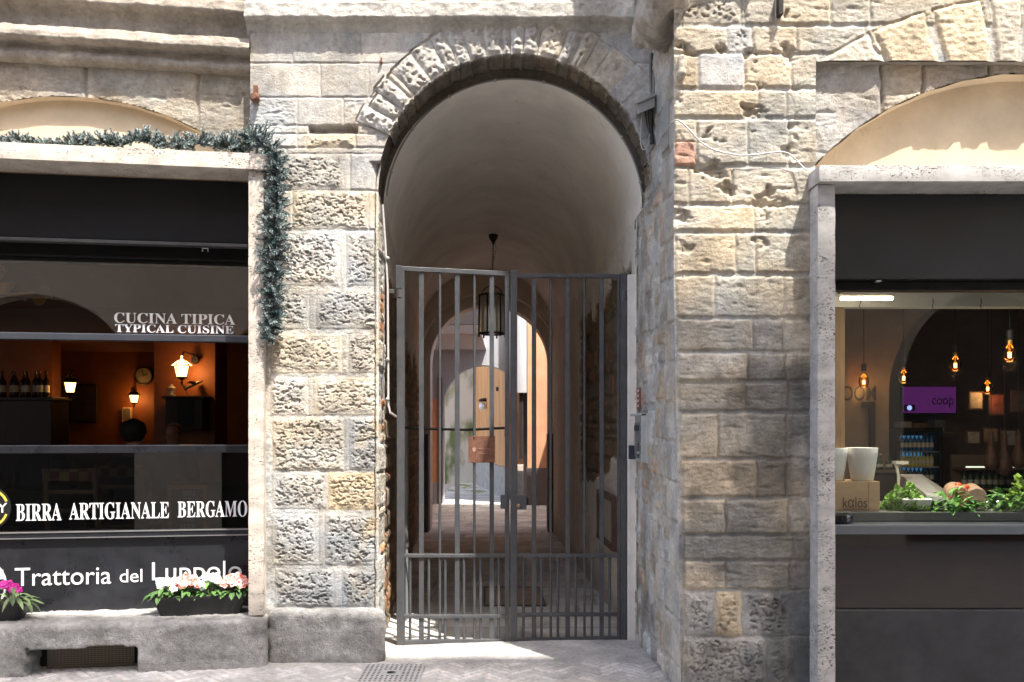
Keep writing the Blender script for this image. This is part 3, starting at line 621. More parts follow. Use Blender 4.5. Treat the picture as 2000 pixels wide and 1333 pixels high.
sp = [(X(1585, 5.01), Z(330, 5.01), X(1720, 5.01), Z(120, 5.01), 'tool', (.40, .375, .34), .01), (X(1723, 5.01), Z(330, 5.01), X(1800, 5.01), Z(120, 5.01), 'tool', (.44, .38, .30), .008), (X(1803, 5.01), Z(330, 5.01), X(1930, 5.01), Z(120, 5.01), 'tool', (.36, .32, .27), .006), (X(1934, 5.01), Z(330, 5.01), X(2200, 5.01), Z(120, 5.01), 'tool', (.40, .35, .28), .004)]
masonry("spandrel", (RX0 - .01, RX1), (Z(340, 5.01), RZ + .02), .008, sp, lambda u, v: np.stack([u, np.full_like(u, 5.01), v], 1), (0, -1, 0), M_STONE, stone, t_hole, (.30, .27, .23), 35, .01, .012, None, .01, t_snap(rc, rr_))
def soffit(name, c, r, y0, y1, a0, a1, mat, M=None, parent=stone):
    n = 60; V = []
    for i in range(n):
        a = math.radians(a0 + (a1 - a0) * i / (n - 1)); wv = .004 * math.sin(i * 1.7)
        V += [(c[0] + (r + wv) * math.cos(a), y0, c[1] + (r + wv) * math.sin(a)), (c[0] + r * math.cos(a), y1, c[1] + r * math.sin(a))]
    return np_mesh(name, V, grid_quads(n, 2), mat, parent, M=M)
soffit("tympanum_soffit", rc, rr_ - .004, 5.00, 5.13, 150, 30, M_TAN)
mb = MB(); mb.box((RX0 - .05, 5.11, 2.985), (RX1, 5.17, RZ + .05)); mb.build("tympanum", M_TAN, stone)

# --- left bay: wall over the shop with a shallow arch, mouldings
BW = .26
ul, _ = lp(-140, 300, BW); ur = .02
def lpx(px, py): return lp(px, py, BW)
c0 = lpx(150, 699); e0 = lpx(150, 190); lr = e0[1] - c0[1]
j1, j2 = lpx(169, 160)[0], lpx(392, 200)[0]
zt, zb_ = lpx(487, 118)[1], lpx(487, 345)[1]
lb = [(ul - 1, zb_, j1 - .004, zt + .4, 'tool', (.32, .28, .23), .006), (j1 + .004, zb_, j2 - .02, zt + .4, 'tool', (.33, .29, .23), .006), (j2 - .012, zb_, 2, zt + .4, 'tool', (.31, .275, .22), .004)]
ls_inv = (LC, LS)
masonry("bay_wall", (ul, ur - .02), (zb_ - .1, zt + .1), .008, lb, lambda u, v: np.stack([LO.x + u * LC - BW * LS, LO.y + u * LS + BW * LC, v], 1), (LS, -LC, 0), M_STONE, stone, lambda U, V: np.hypot(U - c0[0], V - c0[1]) < lr, (.3, .27, .23), 36, .008, .01, None, .008, t_snap(c0, lr))
soffit("tympanum_soffit", c0, lr - .004, BW - .01, BW + .08, 160, 20, M_TAN, M=ML)
mb = MB(ML); mb.box((ul, BW + .06, zb_ - .05), (ur - .1, BW + .12, zt + .2)); mb.build("tympanum", M_TAN, stone)
# mouldings of the left bay
z1 = lp(200, 70, .14)[1]
moulding("string_course", [(BW + .05, z1 + .80), (.18, z1 + .79), (.155, z1 + .30), (.125, z1 + .28), (.115, z1 + .215), (.125, z1 + .20), (.18, z1 + .185), (.205, z1 + .14), (.21, z1 + .07), (.16, z1 + .05), (.125, z1 + .0), (.12, z1 - .03), (.135, z1 - .045), (.18, z1 - .052), (.215, z1 - .06), (.205, z1 - .09), (.185, z1 - .12), (.195, z1 - .15), (.24, z1 - .165), (BW + .02, z1 - .17)], (ul, -.145), 420, M_STONE, (.33, .29, .24), M=ML)

# --- big closing masses: upper storeys, backs of the rooms, added shading slab above the frame, opposite house
M_UP = simple("upper_wall_stone", (.50, .46, .39), .95, var=.25, scale=2, bump=.4, bscale=20)
mb = MB(); mb.box((-9, 5.80, 4.74), (.96, 6.4, 13.5)); mb.box((.96, YP + .03, 4.74), (9, 6.4, 13.5)); mb.box((RX1 - .01, YP + .02, 0), (9, 6.0, 4.75)); mb.build("upper_wall", M_UP, stone)
mb = MB(); mb.box((-4, 6.4, 4.7), (4, 13.4, 11.0)); mb.build("upper_rooms", M_UP, stone)
mb = MB(); mb.box((-7, 4.80, 7.1), (.95, 5.8, 7.3)); mb.build("shade_slab", M_UP, stone)  # unseen slab, placed and sized to cast the soft shade below
mb = MB(); mb.box((-9, 6.2, 4.1), (-3.45 - .6, 6.4, 4.8)); mb.build("upper_wall", M_UP, stone)
# left bay wall continues out of frame
mb = MB(ML); mb.box((-6, .35, 0), (ul + .01, .9, 4.8)); mb.build("bay_wall", M_UP, stone)
# ------------------------------------------------------------------ ground, passage floor, courtyard
STZ = .03
def herring(U, V, w, n):
    a = math.radians(45); u = (U * math.cos(a) + V * math.sin(a)) / w; v = (-U * math.sin(a) + V * math.cos(a)) / w
    i, j = np.floor(u), np.floor(v); k = np.mod(i - j, 2 * n); hor = k < n
    lx = np.where(hor, u - (i - k), u - i); ly = np.where(hor, v - j, v - (j - (2 * n - 1 - k)))
    lx_len = np.where(hor, n, 1.0); ly_len = np.where(hor, 1.0, n)
    d = np.minimum(np.minimum(lx, lx_len - lx), np.minimum(ly, ly_len - ly)) * w
    idx = np.where(hor, (i - k) * 131 + j * 17, i * 71 + (j - (2 * n - 1 - k)) * 137 + 5)
    return d, idx
def paving(name, x0, x1, y0, y1, res, kind, mat, z0, seed):
    u = np.linspace(x0, x1, int((x1 - x0) / res) + 2); v = np.linspace(y0, y1, int((y1 - y0) / res) + 2); U, V = np.meshgrid(u, v, indexing='ij')
    if kind == 'brick':
        d, idx = herring(U + .004 * fbm(U * 14, V * 14, 0, 5, 2), V + .004 * fbm(U * 14, V * 14, 3, 5, 2), .052, 4); rnd = np.mod(np.sin(idx * 12.9898) * 43758.5453, 1)
        e = sstep(.0, .012, d); H = .006 * e + (rnd - .5) * .006 * e + .003 * fbm(U * 30, V * 30, 0, seed, 3)
        worn = sstep(-.1, .4, fbm(U * 1.6, V * 3, 0, seed + 4, 3)); H = H * (1 - .55 * worn)
        C = (np.array([.46, .455, .445]) * (.80 + .45 * rnd[..., None])) * e[..., None] + np.array([.36, .35, .335]) * (1 - e[..., None]); red = (np.mod(rnd * 7.3, 1) > .62)[..., None]; C = C * np.where(red, np.array([1.02, .985, .965]), 1.0)
        C = C * (1 - .5 * worn[..., None]) + .5 * worn[..., None] * np.array([.40, .39, .375])
        flag = (V > 5.66) & (U > -1.0) & (U < .98); H = np.where(flag, .008 + .003 * fbm(U * 6, V * 6, 0, 8, 3), H); C = np.where(flag[..., None], np.array([.40, .39, .375]), C)
        cement = sstep(5.52, 5.60, V) * (U < -.95); H = H * (1 - cement) + .008 * cement; C = C * (1 - cement[..., None]) + np.array([.43, .42, .40]) * cement[..., None]
    else:
        row = np.floor(V / .42); off = np.mod(np.sin(row * 7.7) * 99.1, 1) * .9; col = np.floor((U + off) / .75); fx = np.mod(U + off, .75); fy = np.mod(V, .42)
        d = np.minimum(np.minimum(fx, .75 - fx), np.minimum(fy, .42 - fy)); rnd = np.mod(np.sin(row * 12.9 + col * 78.2) * 43758.5, 1); e = sstep(.002, .014, d)
        H = .005 * e + .003 * fbm(U * 9, V * 9, 0, seed, 3); C = np.array([.50, .49, .47]) * (.85 + .3 * rnd[..., None]) * (.55 + .45 * e[..., None])
        moss = sstep(.0, .35, fbm(U * 1.8, V * 1.2, 0, seed + 9, 4)) * sstep(19.2, 20.6, V); C = C * (1 - moss[..., None]) + moss[..., None] * np.array([.16, .20, .05])
    C = C * (1 + .2 * fbm(U * 2.5, V * 2.5, 0, seed + 7, 4))[..., None]
    o = np_mesh(name, np.stack([U, V, z0 + H], -1).reshape(-1, 3), grid_quads(len(u), len(v)), mat, None, (0, (y0 + y1) / 2, z0), col=np.clip(C.reshape(-1, 3), .02, .9))
    return tag(o, kind="structure")
M_PAVE = stone_mat("street_paving_stone", .2, .5, .25)
paving("street", -4.2, 1.9, 4.2, 6.3, .0075, 'brick', M_PAVE, STZ, 3)
mb = MB(); mb.box((-40, -12, -.3), (40, 40, .0)); tag(mb.build("ground", simple("ground_stone", (.30, .29, .27), .95, var=.2), origin=(0, 5, -.3)), kind="structure")
paving("passage_floor", -1.6, 1.2, 6.30, 26, .025, 'flag', M_PAVE, .02, 5)

# ------------------------------------------------------------------ courtyard behind the passage
M_ORANGE = simple("orange_plaster", (.60, .30, .16), .9, var=.14, scale=3, bump=.2)
M_PEACH = simple("peach_plaster", (.58, .32, .19), .9, var=.14, scale=2.5, bump=.2)
M_GREYB = simple("blue_grey_plaster", (.38, .395, .425), .9, var=.06, scale=2)
M_GREYW = simple("pale_grey_plaster", (.56, .56, .58), .9, var=.05)
court = thing("courtyard_house", "orange and blue grey plastered house with a second arch beyond the passage", "building", (-.4, 17.6, 0))
y2 = 17.6
arch_wall("arch_wall", y2, y2 + .35, X(944, y2), .82, 2.06, -3.5, 3.0, 13.5, M_GREYB, court)
mb = MB(); mb.box((X(838, y2), y2 - .02, .46), (X(855, y2), y2 + .3, Z(780, y2))); mb.build("jamb", M_ORANGE, court)
mb = MB(); mb.box((X(838, y2), y2 - .03, 0), (X(855, y2), y2 + .3, .455)); mb.build("plinth", simple("grey_render", (.30, .30, .31), .9, var=.1), court)
mb = MB(); mb.box((X(855.5, y2), y2 - .04, 0), (X(864, y2), y2 + .06, Z(738, y2))); mb.build("downpipe", simple("brown_metal", (.10, .05, .035), .5), court)
mb = MB(); mb.box((X(1030, 17.3), 17.25, .78), (2.6, 17.59, 11)); mb.build("side_wall", M_PEACH, court)
mb = MB(); mb.box((X(1028, 17.2), 17.2, 0), (2.6, 17.59, .775)); mb.build("roughcast_plinth", M_CAST, court)
mb = MB(); mb.box((X(1014, 17.5), 17.3, .95), (X(1021, 17.5), 17.62, 2.3)); mb.build("window", simple("dark_slot", (.02, .012, .01), .6), court)
mb = MB(); mb.box((X(1011, 17.4), 17.22, .72), (X(1022, 17.4), 17.6, .84)); mb.build("window_sill", M_BEIGE2, court)
# grey soffit of the room above the first part of the yard, and the rounded blue grey wall beside it
mb = MB(); mb.box((-3.5, 14.6, 3.20), (X(950, y2), 17.62, 3.35)); mb.build("soffit", M_GREYW, court)
mb = MB(); mb.box((-3.5, 14.6, 3.36), (X(950, y2) - .02, 17.5, 8)); mb.build("upper_room", M_GREYB, court)
mb = MB(); mb.lathe([(.24, 2.3), (.24, 11.0)], (X(1014, 17.4), 17.45, 0), 24); mb.build("rounded_corner", M_GREYB, court, smooth=40)
mb = MB(); mb.box((-3.6, 13.4, 0), (-2.2, 17.6, 5)); mb.build("side_wall", M_ORANGE, court); mb = MB(); mb.box((1.25, 13.4, 0), (2.6, 17.3, 3.2)); mb.build("side_wall", M_ORANGE, court)
# back yard
gw = thing("garden_wall", "high pale wall with green moss stains at the end of the courtyard", "wall", (-1.6, 24.2, 0))
m, n, l, b = new_mat("mossy_plaster"); b.inputs["Roughness"].default_value = .95
tc = N(n, "ShaderNodeTexCoord"); mp = N(n, "ShaderNodeMapping"); mp.inputs["Scale"].default_value = (1.6, 1, .7); l.new(tc.outputs["Object"], mp.inputs[0])
t = N(n, "ShaderNodeTexNoise"); t.inputs["Scale"].default_value = 1.5; t.inputs["Detail"].default_value = 6; l.new(mp.outputs[0], t.inputs["Vector"])
rp_ = N(n, "ShaderNodeValToRGB"); l.new(t.outputs[0], rp_.inputs[0]); rp_.color_ramp.elements[0].position = .40; rp_.color_ramp.elements[0].color = (.13, .16, .06, 1); rp_.color_ramp.elements[1].position = .54; rp_.color_ramp.elements[1].color = (.52, .48, .40, 1)
l.new(rp_.outputs[0], b.inputs["Base Color"]); M_MOSSY = m
mb = MB(); mb.box((-4.5, 24, 0), (.8, 24.4, 10)); mb.build("wall", M_MOSSY, gw)
xw0, xw1 = X(929, 24.05), X(990, 19.2)
sd = thing("side_house", "orange brown plastered house wall with flaking paint beside the mossy yard", "building", ((xw0 + xw1) / 2, 21.5, 0))
M_WOODY = simple("flaking_orange_plaster", (.56, .28, .11), .85, var=.28, scale=3.5, bump=.3, stretch=(1, 1, .25))
def slab(name, z0, z1, mat, off):
    mb = MB(); mb.hexa([(xw0 - off, 24, z0), (xw1 - off, 18.6, z0), (xw1 + 3, 18.6, z0), (xw0 + 3, 24, z0), (xw0 - off, 24, z1), (xw1 - off, 18.6, z1), (xw1 + 3, 18.6, z1), (xw0 + 3, 24, z1)]); return mb.build(name, mat, sd)
slab("wall", .72, 10, M_WOODY, 0); slab("plinth", 0, .715, simple("stained_render", (.36, .33, .29), .95, var=.35, scale=6, bump=.5), .02)
def sdx(px): # point on the side wall seen at photo column px
    k = (px - 1000) / F; s = (xw1 - xw0) / (18.6 - 24); y = (xw0 - s * 24) / (k - s); return k * y, y
x_, y_ = sdx(973); mb = MB(); mb.lathe([(.001, -.03), (.05, -.03), (.05, .03)], (x_ - .02, y_, Z(760, y_)), 16, axis='x'); o = mb.build("vent", simple("dark_vent", (.06, .045, .03), .7), sd)
x_, y_ = sdx(950)
wl = thing("yard_lamp", "small white wall lamp with dark cap on the orange yard wall", "lamp", (x_, y_, Z(796, y_)))
mb = MB(); mb.ball((x_ - .10, y_ - .02, Z(794, y_)), .09, 14, (1, 1, 1.1)); mb.build("lamp_shade", M_WHITE, wl, smooth=60)
mb = MB(); mb.lathe([(.10, 0), (.10, .05), (.05, .08)], (x_ - .10, y_ - .02, Z(785, y_)), 14); mb.box((x_ - .10, y_ - .03, Z(782, y_)), (x_ + .02, y_, Z(778, y_))); mb.build("cap", M_BLACKIRON, wl)

# ------------------------------------------------------------------ opposite house (behind the photographer: casts the street's shade, mirrored in the glass)
opp = thing("facing_house", "tall pale plastered house across the street with wide arches, mirrored in the shop windows", "building", (0, -2.2, 0))
M_OPP = simple("facing_plaster", (.50, .44, .36), .9, var=.12, scale=.8)
yo = -1.3
for i, cx in enumerate([-12.4, -8.6, -4.8, -1.0, 2.8, 6.6, 10.4]):
    arch_wall("arch_wall", yo - .5, yo, cx, 1.3, 2.2, cx - 1.9, cx + 1.9, 4.0, M_OPP, opp, 24)
    mb = MB(); mb.box((cx - 1.4, yo - .55, 0), (cx + 1.4, yo - .45, 3.7)); mb.build("door", simple("dark_doorway", (.035, .03, .026), .6), opp)
mb = MB(); mb.box((-.5, yo - 6, 4.0), (11, yo, OPP_H)); mb.box((-13.3, yo - 6, 4.0), (-.5, yo, 7.5)); mb.box((11, yo - 6, 4.0), (13.3, yo, 9.5)); mb.build("upper_wall", M_OPP, opp)
mb = MB(); mb.box((-.6, yo - 6, OPP_H), (11.1, yo + .55, OPP_H + .15)); mb.build("eaves", M_DARK, opp)
# ------------------------------------------------------------------ lettering
def letters(body, x0, x1, z0, z1, name, mat, parent, M, y, depth=.003, flip=False, bold=0):
    """flat cut letters fitted into the box x0..x1, z0..z1 on the plane y, facing the viewer"""
    cu = bpy.data.curves.new(name, 'FONT'); cu.body = body; cu.size = 1; cu.offset = bold; cu.resolution_u = 6
    o = bpy.data.objects.new("lettering_source", cu); COL.objects.link(o)
    dg = bpy.context.evaluated_depsgraph_get(); me = bpy.data.meshes.new_from_object(o.evaluated_get(dg)); bpy.data.objects.remove(o); bpy.data.curves.remove(cu)
    co = np.zeros(len(me.vertices) * 3); me.vertices.foreach_get("co", co); co = co.reshape(-1, 3)
    a, b = co.min(0), co.max(0); fx = (co[:, 0] - a[0]) / (b[0] - a[0]); fz = (co[:, 1] - a[1]) / (b[1] - a[1])
    if flip: fx = 1 - fx
    V = [(x0 + p * (x1 - x0), y, z0 + q * (z1 - z0)) for p, q in zip(fx, fz)]
    fs = [list(p.vertices) for p in me.polygons]; bpy.data.meshes.remove(me)
    mb = MB(M); mb.add(V, fs); o = mb.build(name, mat, parent)
    md = o.modifiers.new("thickness", 'SOLIDIFY'); md.thickness = depth; md.offset = 0
    return o
def serif(t):   # bold serif capitals
    return "".join(chr(0x1D400 + ord(c) - 65) if 'A' <= c <= 'Z' else c for c in t)

# ------------------------------------------------------------------ left shop front
shop = thing("shopfront", "restaurant front in dark metal with pale travertine lintel and jamb and white lettering", "shopfront", LB(-1.6, .4, .35))
lo, hi = lp(525, 332, 0)[1], lp(525, 301, 0)[1]; uL = lp(-160, 300, 0)[0]
block("lintel", (uL, 0, lo), (0, .30, hi), .004, .02, .0015, 9, 80, M_TRAV, shop, (1, 1, 1), M=ML)
ja, jb = lp(485, 600, .03)[0], lp(515, 600, .03)[0]; zs = lp(500, 1203, .03)[1]
block("jamb", (ja, .03, zs), (jb, .42, lo - .002), .004, .02, .0015, 9, 81, M_TRAV, shop, (1, 1, 1), M=ML)
block("jamb", (uL, .03, zs), (uL + .11, .42, lo - .002), .004, .03, .0015, 9, 85, M_TRAV, shop, (1, 1, 1), M=ML)
AW = .30; au = lp(485, 400, AW)[0] - .002; ab = lp(484, 484, AW)[1]
mb = MB(ML); mb.box((uL, AW, ab + .025), (au, .62, lo - .004)); mb.build("awning_box", M_DARK, shop, bevel=.006)
mb = MB(ML); mb.box((uL, AW - .012, ab), (au, AW + .06, ab + .022)); mb.build("awning_bar", simple("dull_grey_metal", (.10, .10, .10), .45, .5, var=.2), shop, bevel=.003)
mb = MB(ML); u_, z_ = lp(402, 493, AW + .02); mb.tube([(u_ - .018, AW, z_), (u_ - .018, AW, z_ + .022), (u_ + .018, AW, z_ + .022), (u_ + .018, AW, z_)], .004); mb.build("awning_hook", M_SILVER, shop)
GW = .42; gu = lp(486, 600, GW)[0]
def zl(py, w=GW): return lp(484, py, w)[1]
z517, z655, z668, z868, z885, z1035, z1047, z1185 = zl(521), zl(657), zl(670), zl(869), zl(884), zl(1034), zl(1043), zl(1184)
mb = MB(ML); mb.box((uL, GW + .03, z517), (gu, GW + .10, lo - .01)); mb.box((uL, GW + .0, z517 + .03), (gu, GW + .03, z517 + .05)); mb.build("head_frame", M_DARK, shop, bevel=.004)
mb = MB(ML); mb.box((uL, GW, z655 - .0), (gu, GW + .006, z517)); mb.build("upper_pane", M_GLASSU, shop)
mb = MB(ML); mb.box((uL, GW - .03, z668), (gu, GW + .05, z655)); mb.build("transom_bar", simple("blue_grey_metal", (.055, .06, .075), .35, .3, var=.1), shop, bevel=.004)
mb = MB(ML); mb.box((uL, GW - .03, z885), (gu, GW + .05, z868)); mb.build("sill_bar", M_FRAME, shop, bevel=.004)
mb = MB(ML); mb.box((uL, GW, z1035), (gu, GW + .006, z885)); mb.build("lower_pane", M_GLASSD, shop)
mb = MB(ML); mb.box((uL, GW - .035, z1047), (gu, GW + .05, z1035)); mb.build("lower_bar", M_FRAME, shop, bevel=.003)
for z in (z1035 + .004, z1047 - .002):
    mb = MB(ML); mb.box((uL, GW - .040, z - .003), (gu, GW - .012, z + .003)); mb.build("trim_strip", M_SILVER, shop)
mb = MB(ML); mb.box((uL, GW - .012, z1185), (gu, GW + .05, z1047 - .006)); pan = mb.build("sign_panel", M_SIGN, shop, bevel=.002)
mb = MB(ML); mb.box((uL, GW - .03, z1185 - .02), (gu, GW + .05, z1185)); mb.build("foot_rail", M_SILVER, shop)
def lw(px, w): return lp(px, 700, w)[0]
ltr = lambda body, x0, x1, t, bt, w, nm="lettering", par=shop, mat=M_WHITE: letters(body, lw(x0, w), lw(x1, w), zl(bt, w), zl(t, w), nm, mat, par, ML, w)
M_LET = simple("cream_vinyl", (.74, .70, .64), .5)
ltr(serif("CUCINA TIPICA"), 223, 459, 615.5, 635.5, GW - .004, mat=M_LET)
ltr(serif("TYPICAL CUISINE"), 225, 456, 637.5, 653, GW - .004)
ltr(serif("BIRRA"), 31, 120, 979, 1011, GW - .004); ltr(serif("ARTIGIANALE"), 135, 330, 978.5, 1010.5, GW - .004); ltr(serif("BERGAMO"), 347, 483, 978, 1009.5, GW - .004)
PW = GW - .015
ltr("Trattoria", 29, 217, 1100, 1134, PW, par=shop); ltr("del", 234, 278, 1107, 1132, PW); ltr("Luppolo", 297, 472, 1095, 1140.5, PW)
# round emblems half cut off by the picture edge
def ring(c, r0, r1, a0, a1, n=40):
    vs, fs = [], []
    for i in range(n + 1):
        a = math.radians(a0 + (a1 - a0) * i / n)
        for r in (r0, r1): vs.append((c[0] + r * math.cos(a), c[1], c[2] + r * math.sin(a)))
    for i in range(n): fs.append((2 * i, 2 * i + 1, 2 * i + 3, 2 * i + 2))
    return vs, fs
def disc(c, r, n=40): return [(c[0] + r * math.cos(2 * math.pi * i / n), c[1], c[2] + r * math.sin(2 * math.pi * i / n)) for i in range(n)], [tuple(range(n))]
def solid(mb, name, mat, parent, t=.003):
    o = mb.build(name, mat, parent); md = o.modifiers.new("thickness", 'SOLIDIFY'); md.thickness = t; md.offset = 0; return o
s_ = F / 5.75
c = (lw(-24, GW), GW - .004, zl(986)); mb = MB(ML); mb.add(*disc(c, 43 / s_)); em = solid(mb, "emblem", simple("black_vinyl", (.01, .01, .01), .4), shop)
c2 = (c[0], GW - .008, c[2]); M_YV = simple("yellow_vinyl", (.72, .50, .08), .5)
for a0, a1 in ((20, 88), (92, 160), (200, 268), (272, 340)): mb = MB(ML); mb.add(*ring(c2, 35 / s_, 39 / s_, a0, a1)); solid(mb, "ring", M_YV, em)
letters("Y", lw(-4, GW), lw(15, GW), zl(995), zl(977), "lettering", M_WHITE, em, ML, GW - .008)
c = (lw(-45, PW), PW, zl(1130)); mb = MB(ML); mb.add(*ring(c, 50 / s_, 54 / s_, 0, 359.9)); mb.add([(c[0] + 20 / s_, c[1], c[2] + 20 / s_), (c[0] + 47 / s_, c[1], c[2] + 30 / s_), (c[0] + 50 / s_, c[1], c[2] + 12 / s_), (c[0] + 25 / s_, c[1], c[2] + 8 / s_)], [(0, 1, 2, 3)]); solid(mb, "emblem", M_WHITE, shop)
# stone sill with cellar vent, plinth stone of the pier
v0, v1 = lw(52, -.05), lw(266, -.05); vz0, vz1 = .03, zl(1256, -.05)
def vent_cut(p):
    m = (p[:, 0] > v0 + .006 * np.sin(p[:, 2] * 60)) & (p[:, 0] < v1) & (p[:, 2] < vz1 + .008 * np.sin(p[:, 0] * 11)) & (p[:, 2] > vz0 + .0) & (p[:, 1] < .03); p[m, 1] = .17; return p
M_SILL = stone_mat("grey_sill_stone", .3, 1.0, .5)
block("stone_sill", (uL, -.05, -.02), (lw(519, -.05), .46, zl(1211, -.05)), .035, .012, .007, 13, 82, M_SILL, stone, (.35, .345, .33), M=ML, amp2=.01, edit=vent_cut)
vent = thing("cellar_vent", "small wire mesh vent in the stone sill near the pavement", "vent", LB((v0 + v1) / 2, .08, .03))
mb = MB(ML); w_ = .10; a_, b_ = lw(92, w_), lw(262, w_)
for (p, q) in (((a_, w_, .03), (a_ + .03, w_ + .012, vz1)), ((b_ - .01, w_, .03), (b_, w_ + .012, vz1)), ((a_ + .03, w_, vz1 - .012), (b_ - .01, w_ + .012, vz1)), ((a_ + .03, w_, .03), (b_ - .01, w_ + .012, .04))): mb.box(p, q)
mb.build("frame", simple("vent_frame", (.12, .105, .085), .7, .3, var=.3), vent)
mb = MB(ML); k = 0
for i in range(58):
    u = a_ + .03 + (b_ - a_ - .04) * i / 57; mb.tube([(u, w_ + .006, .035), (u, w_ + .006, vz1 - .008)], .0022, 4, cap=False)
for i in range(12):
    z = .04 + (vz1 - .055) * i / 11; mb.tube([(a_ + .03, w_ + .009, z), (b_ - .01, w_ + .009, z)], .0022, 4, cap=False)
mb.build("mesh_grille", simple("vent_mesh", (.24, .20, .15), .7, .2), vent)
mb = MB(ML); mb.box((v0, .16, .0), (v1, .18, vz1 + .03)); mb.build("backing", simple("vent_dark", (.02, .018, .015), .9), vent)
block("plinth_stone", (X(522, 5.7), 5.665, -.02), (X(752, 5.7), 5.79, Z(1190, 5.7)), .065, .011, .007, 13, 83, M_SILL, stone, (.34, .335, .32), amp2=.008)

# ------------------------------------------------------------------ plants in flower boxes
def leaf(mb, base, d, up, L, W, col, curl=.3):
    d = Vector(d).normalized(); s = d.cross(Vector(up)); s = s.normalized() if s.length > 1e-4 else d.orthogonal(); nrm = s.cross(d); b = Vector(base); vs = []
    for t, w in ((0, .12), (.3, .85), (.6, 1.0), (.85, .55), (1, .03)):
        p = b + d * (L * t) - nrm * (curl * L * t * t); vs += [p - s * (W * w / 2) + nrm * (W * .18 * w), p, p + s * (W * w / 2) + nrm * (W * .18 * w)]
    fs = []
    for i in range(4):
        for j in (0, 1): a = i * 3 + j; fs.append((a, a + 1, a + 4, a + 3))
    mb.add(vs, fs, col)
def flower(c, nrm, r, cols, rng):
    mb = MB(ML); nrm = Vector(nrm).normalized(); a0 = rng.uniform(0, 6.28); t = nrm.orthogonal().normalized(); q = nrm.cross(t)
    for lay, n_, rr, lift in ((0, 5, r, .1), (1, 4, r * .65, .35)):
        for i in range(n_):
            a = a0 + 6.283 * i / n_ + lay * .6 + rng.uniform(-.15, .15); d = t * math.cos(a) + q * math.sin(a) + nrm * lift
            k = rng.choice(cols); leaf(mb, Vector(c) + nrm * .004 * lay, d, nrm, rr, rr * 1.05, k, rng.uniform(-.1, .25))
    return mb
M_LEAF = simple("leaf_green", (.1, .2, .05), .55, attr=True, var=.25, scale=40); M_PETAL = simple("petal", (1, 1, 1), .6, attr=True, var=.08, scale=60)
M_PLAST = simple("black_plastic", (.022, .021, .022), .5, var=.15, scale=20)
def planter(px0, px1, label, ytop, ybot):
    w0, w1 = .12, .30; A, B = lw(px0, w0), lw(px1, w0); zt_, zb2 = zl(ytop, w0), zl(ybot, w0)
    t = thing("flower_box", label, "flower box", LB((A + B) / 2, .2, zb2), "flower boxes on the shop sill")
    ins = .055; n = 48; mb = MB(ML)
    def ringp(z, s, off=0):   # rounded rectangle
        pts = []; hx, hy = (B - A) / 2 - s, (w1 - w0) / 2 - s * .5; r = .03
        for i in range(n * 2):
            a = 2 * math.pi * i / (n * 2); ca, sa = math.cos(a), math.sin(a); e = .25
            x = hx * math.copysign(abs(ca) ** e, ca); y = hy * math.copysign(abs(sa) ** e, sa); rib = (.0025 if (i % 4 < 2) else 0) if off else 0
            pts.append(((A + B) / 2 + x * (1 - rib / max(hx, .01)), (w0 + w1) / 2 + y * (1 - rib * 1.5 / hy), z))
        return pts
    lv = [(zb2, ins, 0), (zb2 + .015, ins - .005, 0), (zb2 + .016, ins - .006, 1), (zt_ - .035, .012, 1), (zt_ - .03, .010, 0), (zt_ - .022, 0, 0), (zt_, -.002, 0), (zt_ + .002, .006, 0), (zt_ - .02, .012, 0)]
    vs, fs, m = [], [], n * 2
    for z, s, o_ in lv: vs += ringp(z, s, o_)
    for i in range(len(lv) - 1):
        for k in range(m): fs.append((i * m + k, i * m + (k + 1) % m, (i + 1) * m + (k + 1) % m, (i + 1) * m + k))
    fs.append(tuple(range(m - 1, -1, -1))); mb.add(vs, fs); mb.build("box", M_PLAST, t, smooth=35)
    mb = MB(ML); mb.add(ringp(zt_ - .018, .014), [tuple(range(m))]); mb.build("soil", simple("soil", (.03, .02, .014), .95, bump=.8), t)
    return t, A, B, zt_
def plant(label, u, w, z, hgt, spread, cols, nfl, seed, leafcol, big=False):
    rng = random.Random(seed); t = thing("flowering_plant", label, "plant", LB(u, w, z - .02), "flowers in the flower boxes"); mb = MB(ML)
    for i in range(36 if not big else 26):
        a = rng.uniform(0, 6.28); r = spread * math.sqrt(rng.random()); h = z + hgt * (1 - (r / spread) ** 2) * rng.uniform(.2, .85)
        p = (u + r * math.cos(a), w + r * .7 * math.sin(a), h); g = rng.uniform(.7, 1.35); c = tuple(q * g for q in leafcol)
        leaf(mb, p, (math.cos(a) + rng.uniform(-.5, .5), math.sin(a) - .4, rng.uniform(-.5, .5)), (0, 0, 1), rng.uniform(.05, .085) * (1.5 if big else 1), rng.uniform(.024, .036), c, rng.uniform(.1, .6))
    for i in range(9): mb.tube([(u + rng.uniform(-.02, .02), w, z - .03), (u + rng.uniform(-1, 1) * spread * .7, w - .01, z + hgt * .6)], .003, 5, (.12, .17, .06))
    mb.build("foliage", M_LEAF, t, recalc=False)
    for i in range(nfl):
        a = rng.uniform(0, 6.28); r = spread * .9 * math.sqrt((i + .5) / nfl); h = z + hgt * (1.05 - .5 * (r / spread) ** 2) * rng.uniform(.75, 1.05)
        fm = flower((u + r * math.cos(a * 7 + i * 2.4), w + r * .6 * math.sin(i * 2.4) - .02, h), (rng.uniform(-.4, .4), -1, rng.uniform(.2, .8)), rng.uniform(.024, .034), cols, rng)
        fm.build("blossom", M_PETAL, t, recalc=False)
t1, A, B, zt_ = planter(293, 480, "black plastic flower box with white and coral flowers standing on the sill", 1163, 1203)
GL = (.07, .16, .035); W1 = [(.85, .84, .80), (.80, .82, .76)]; R1 = [(.80, .16, .12), (.85, .50, .45), (.82, .28, .22), (.86, .66, .60)]
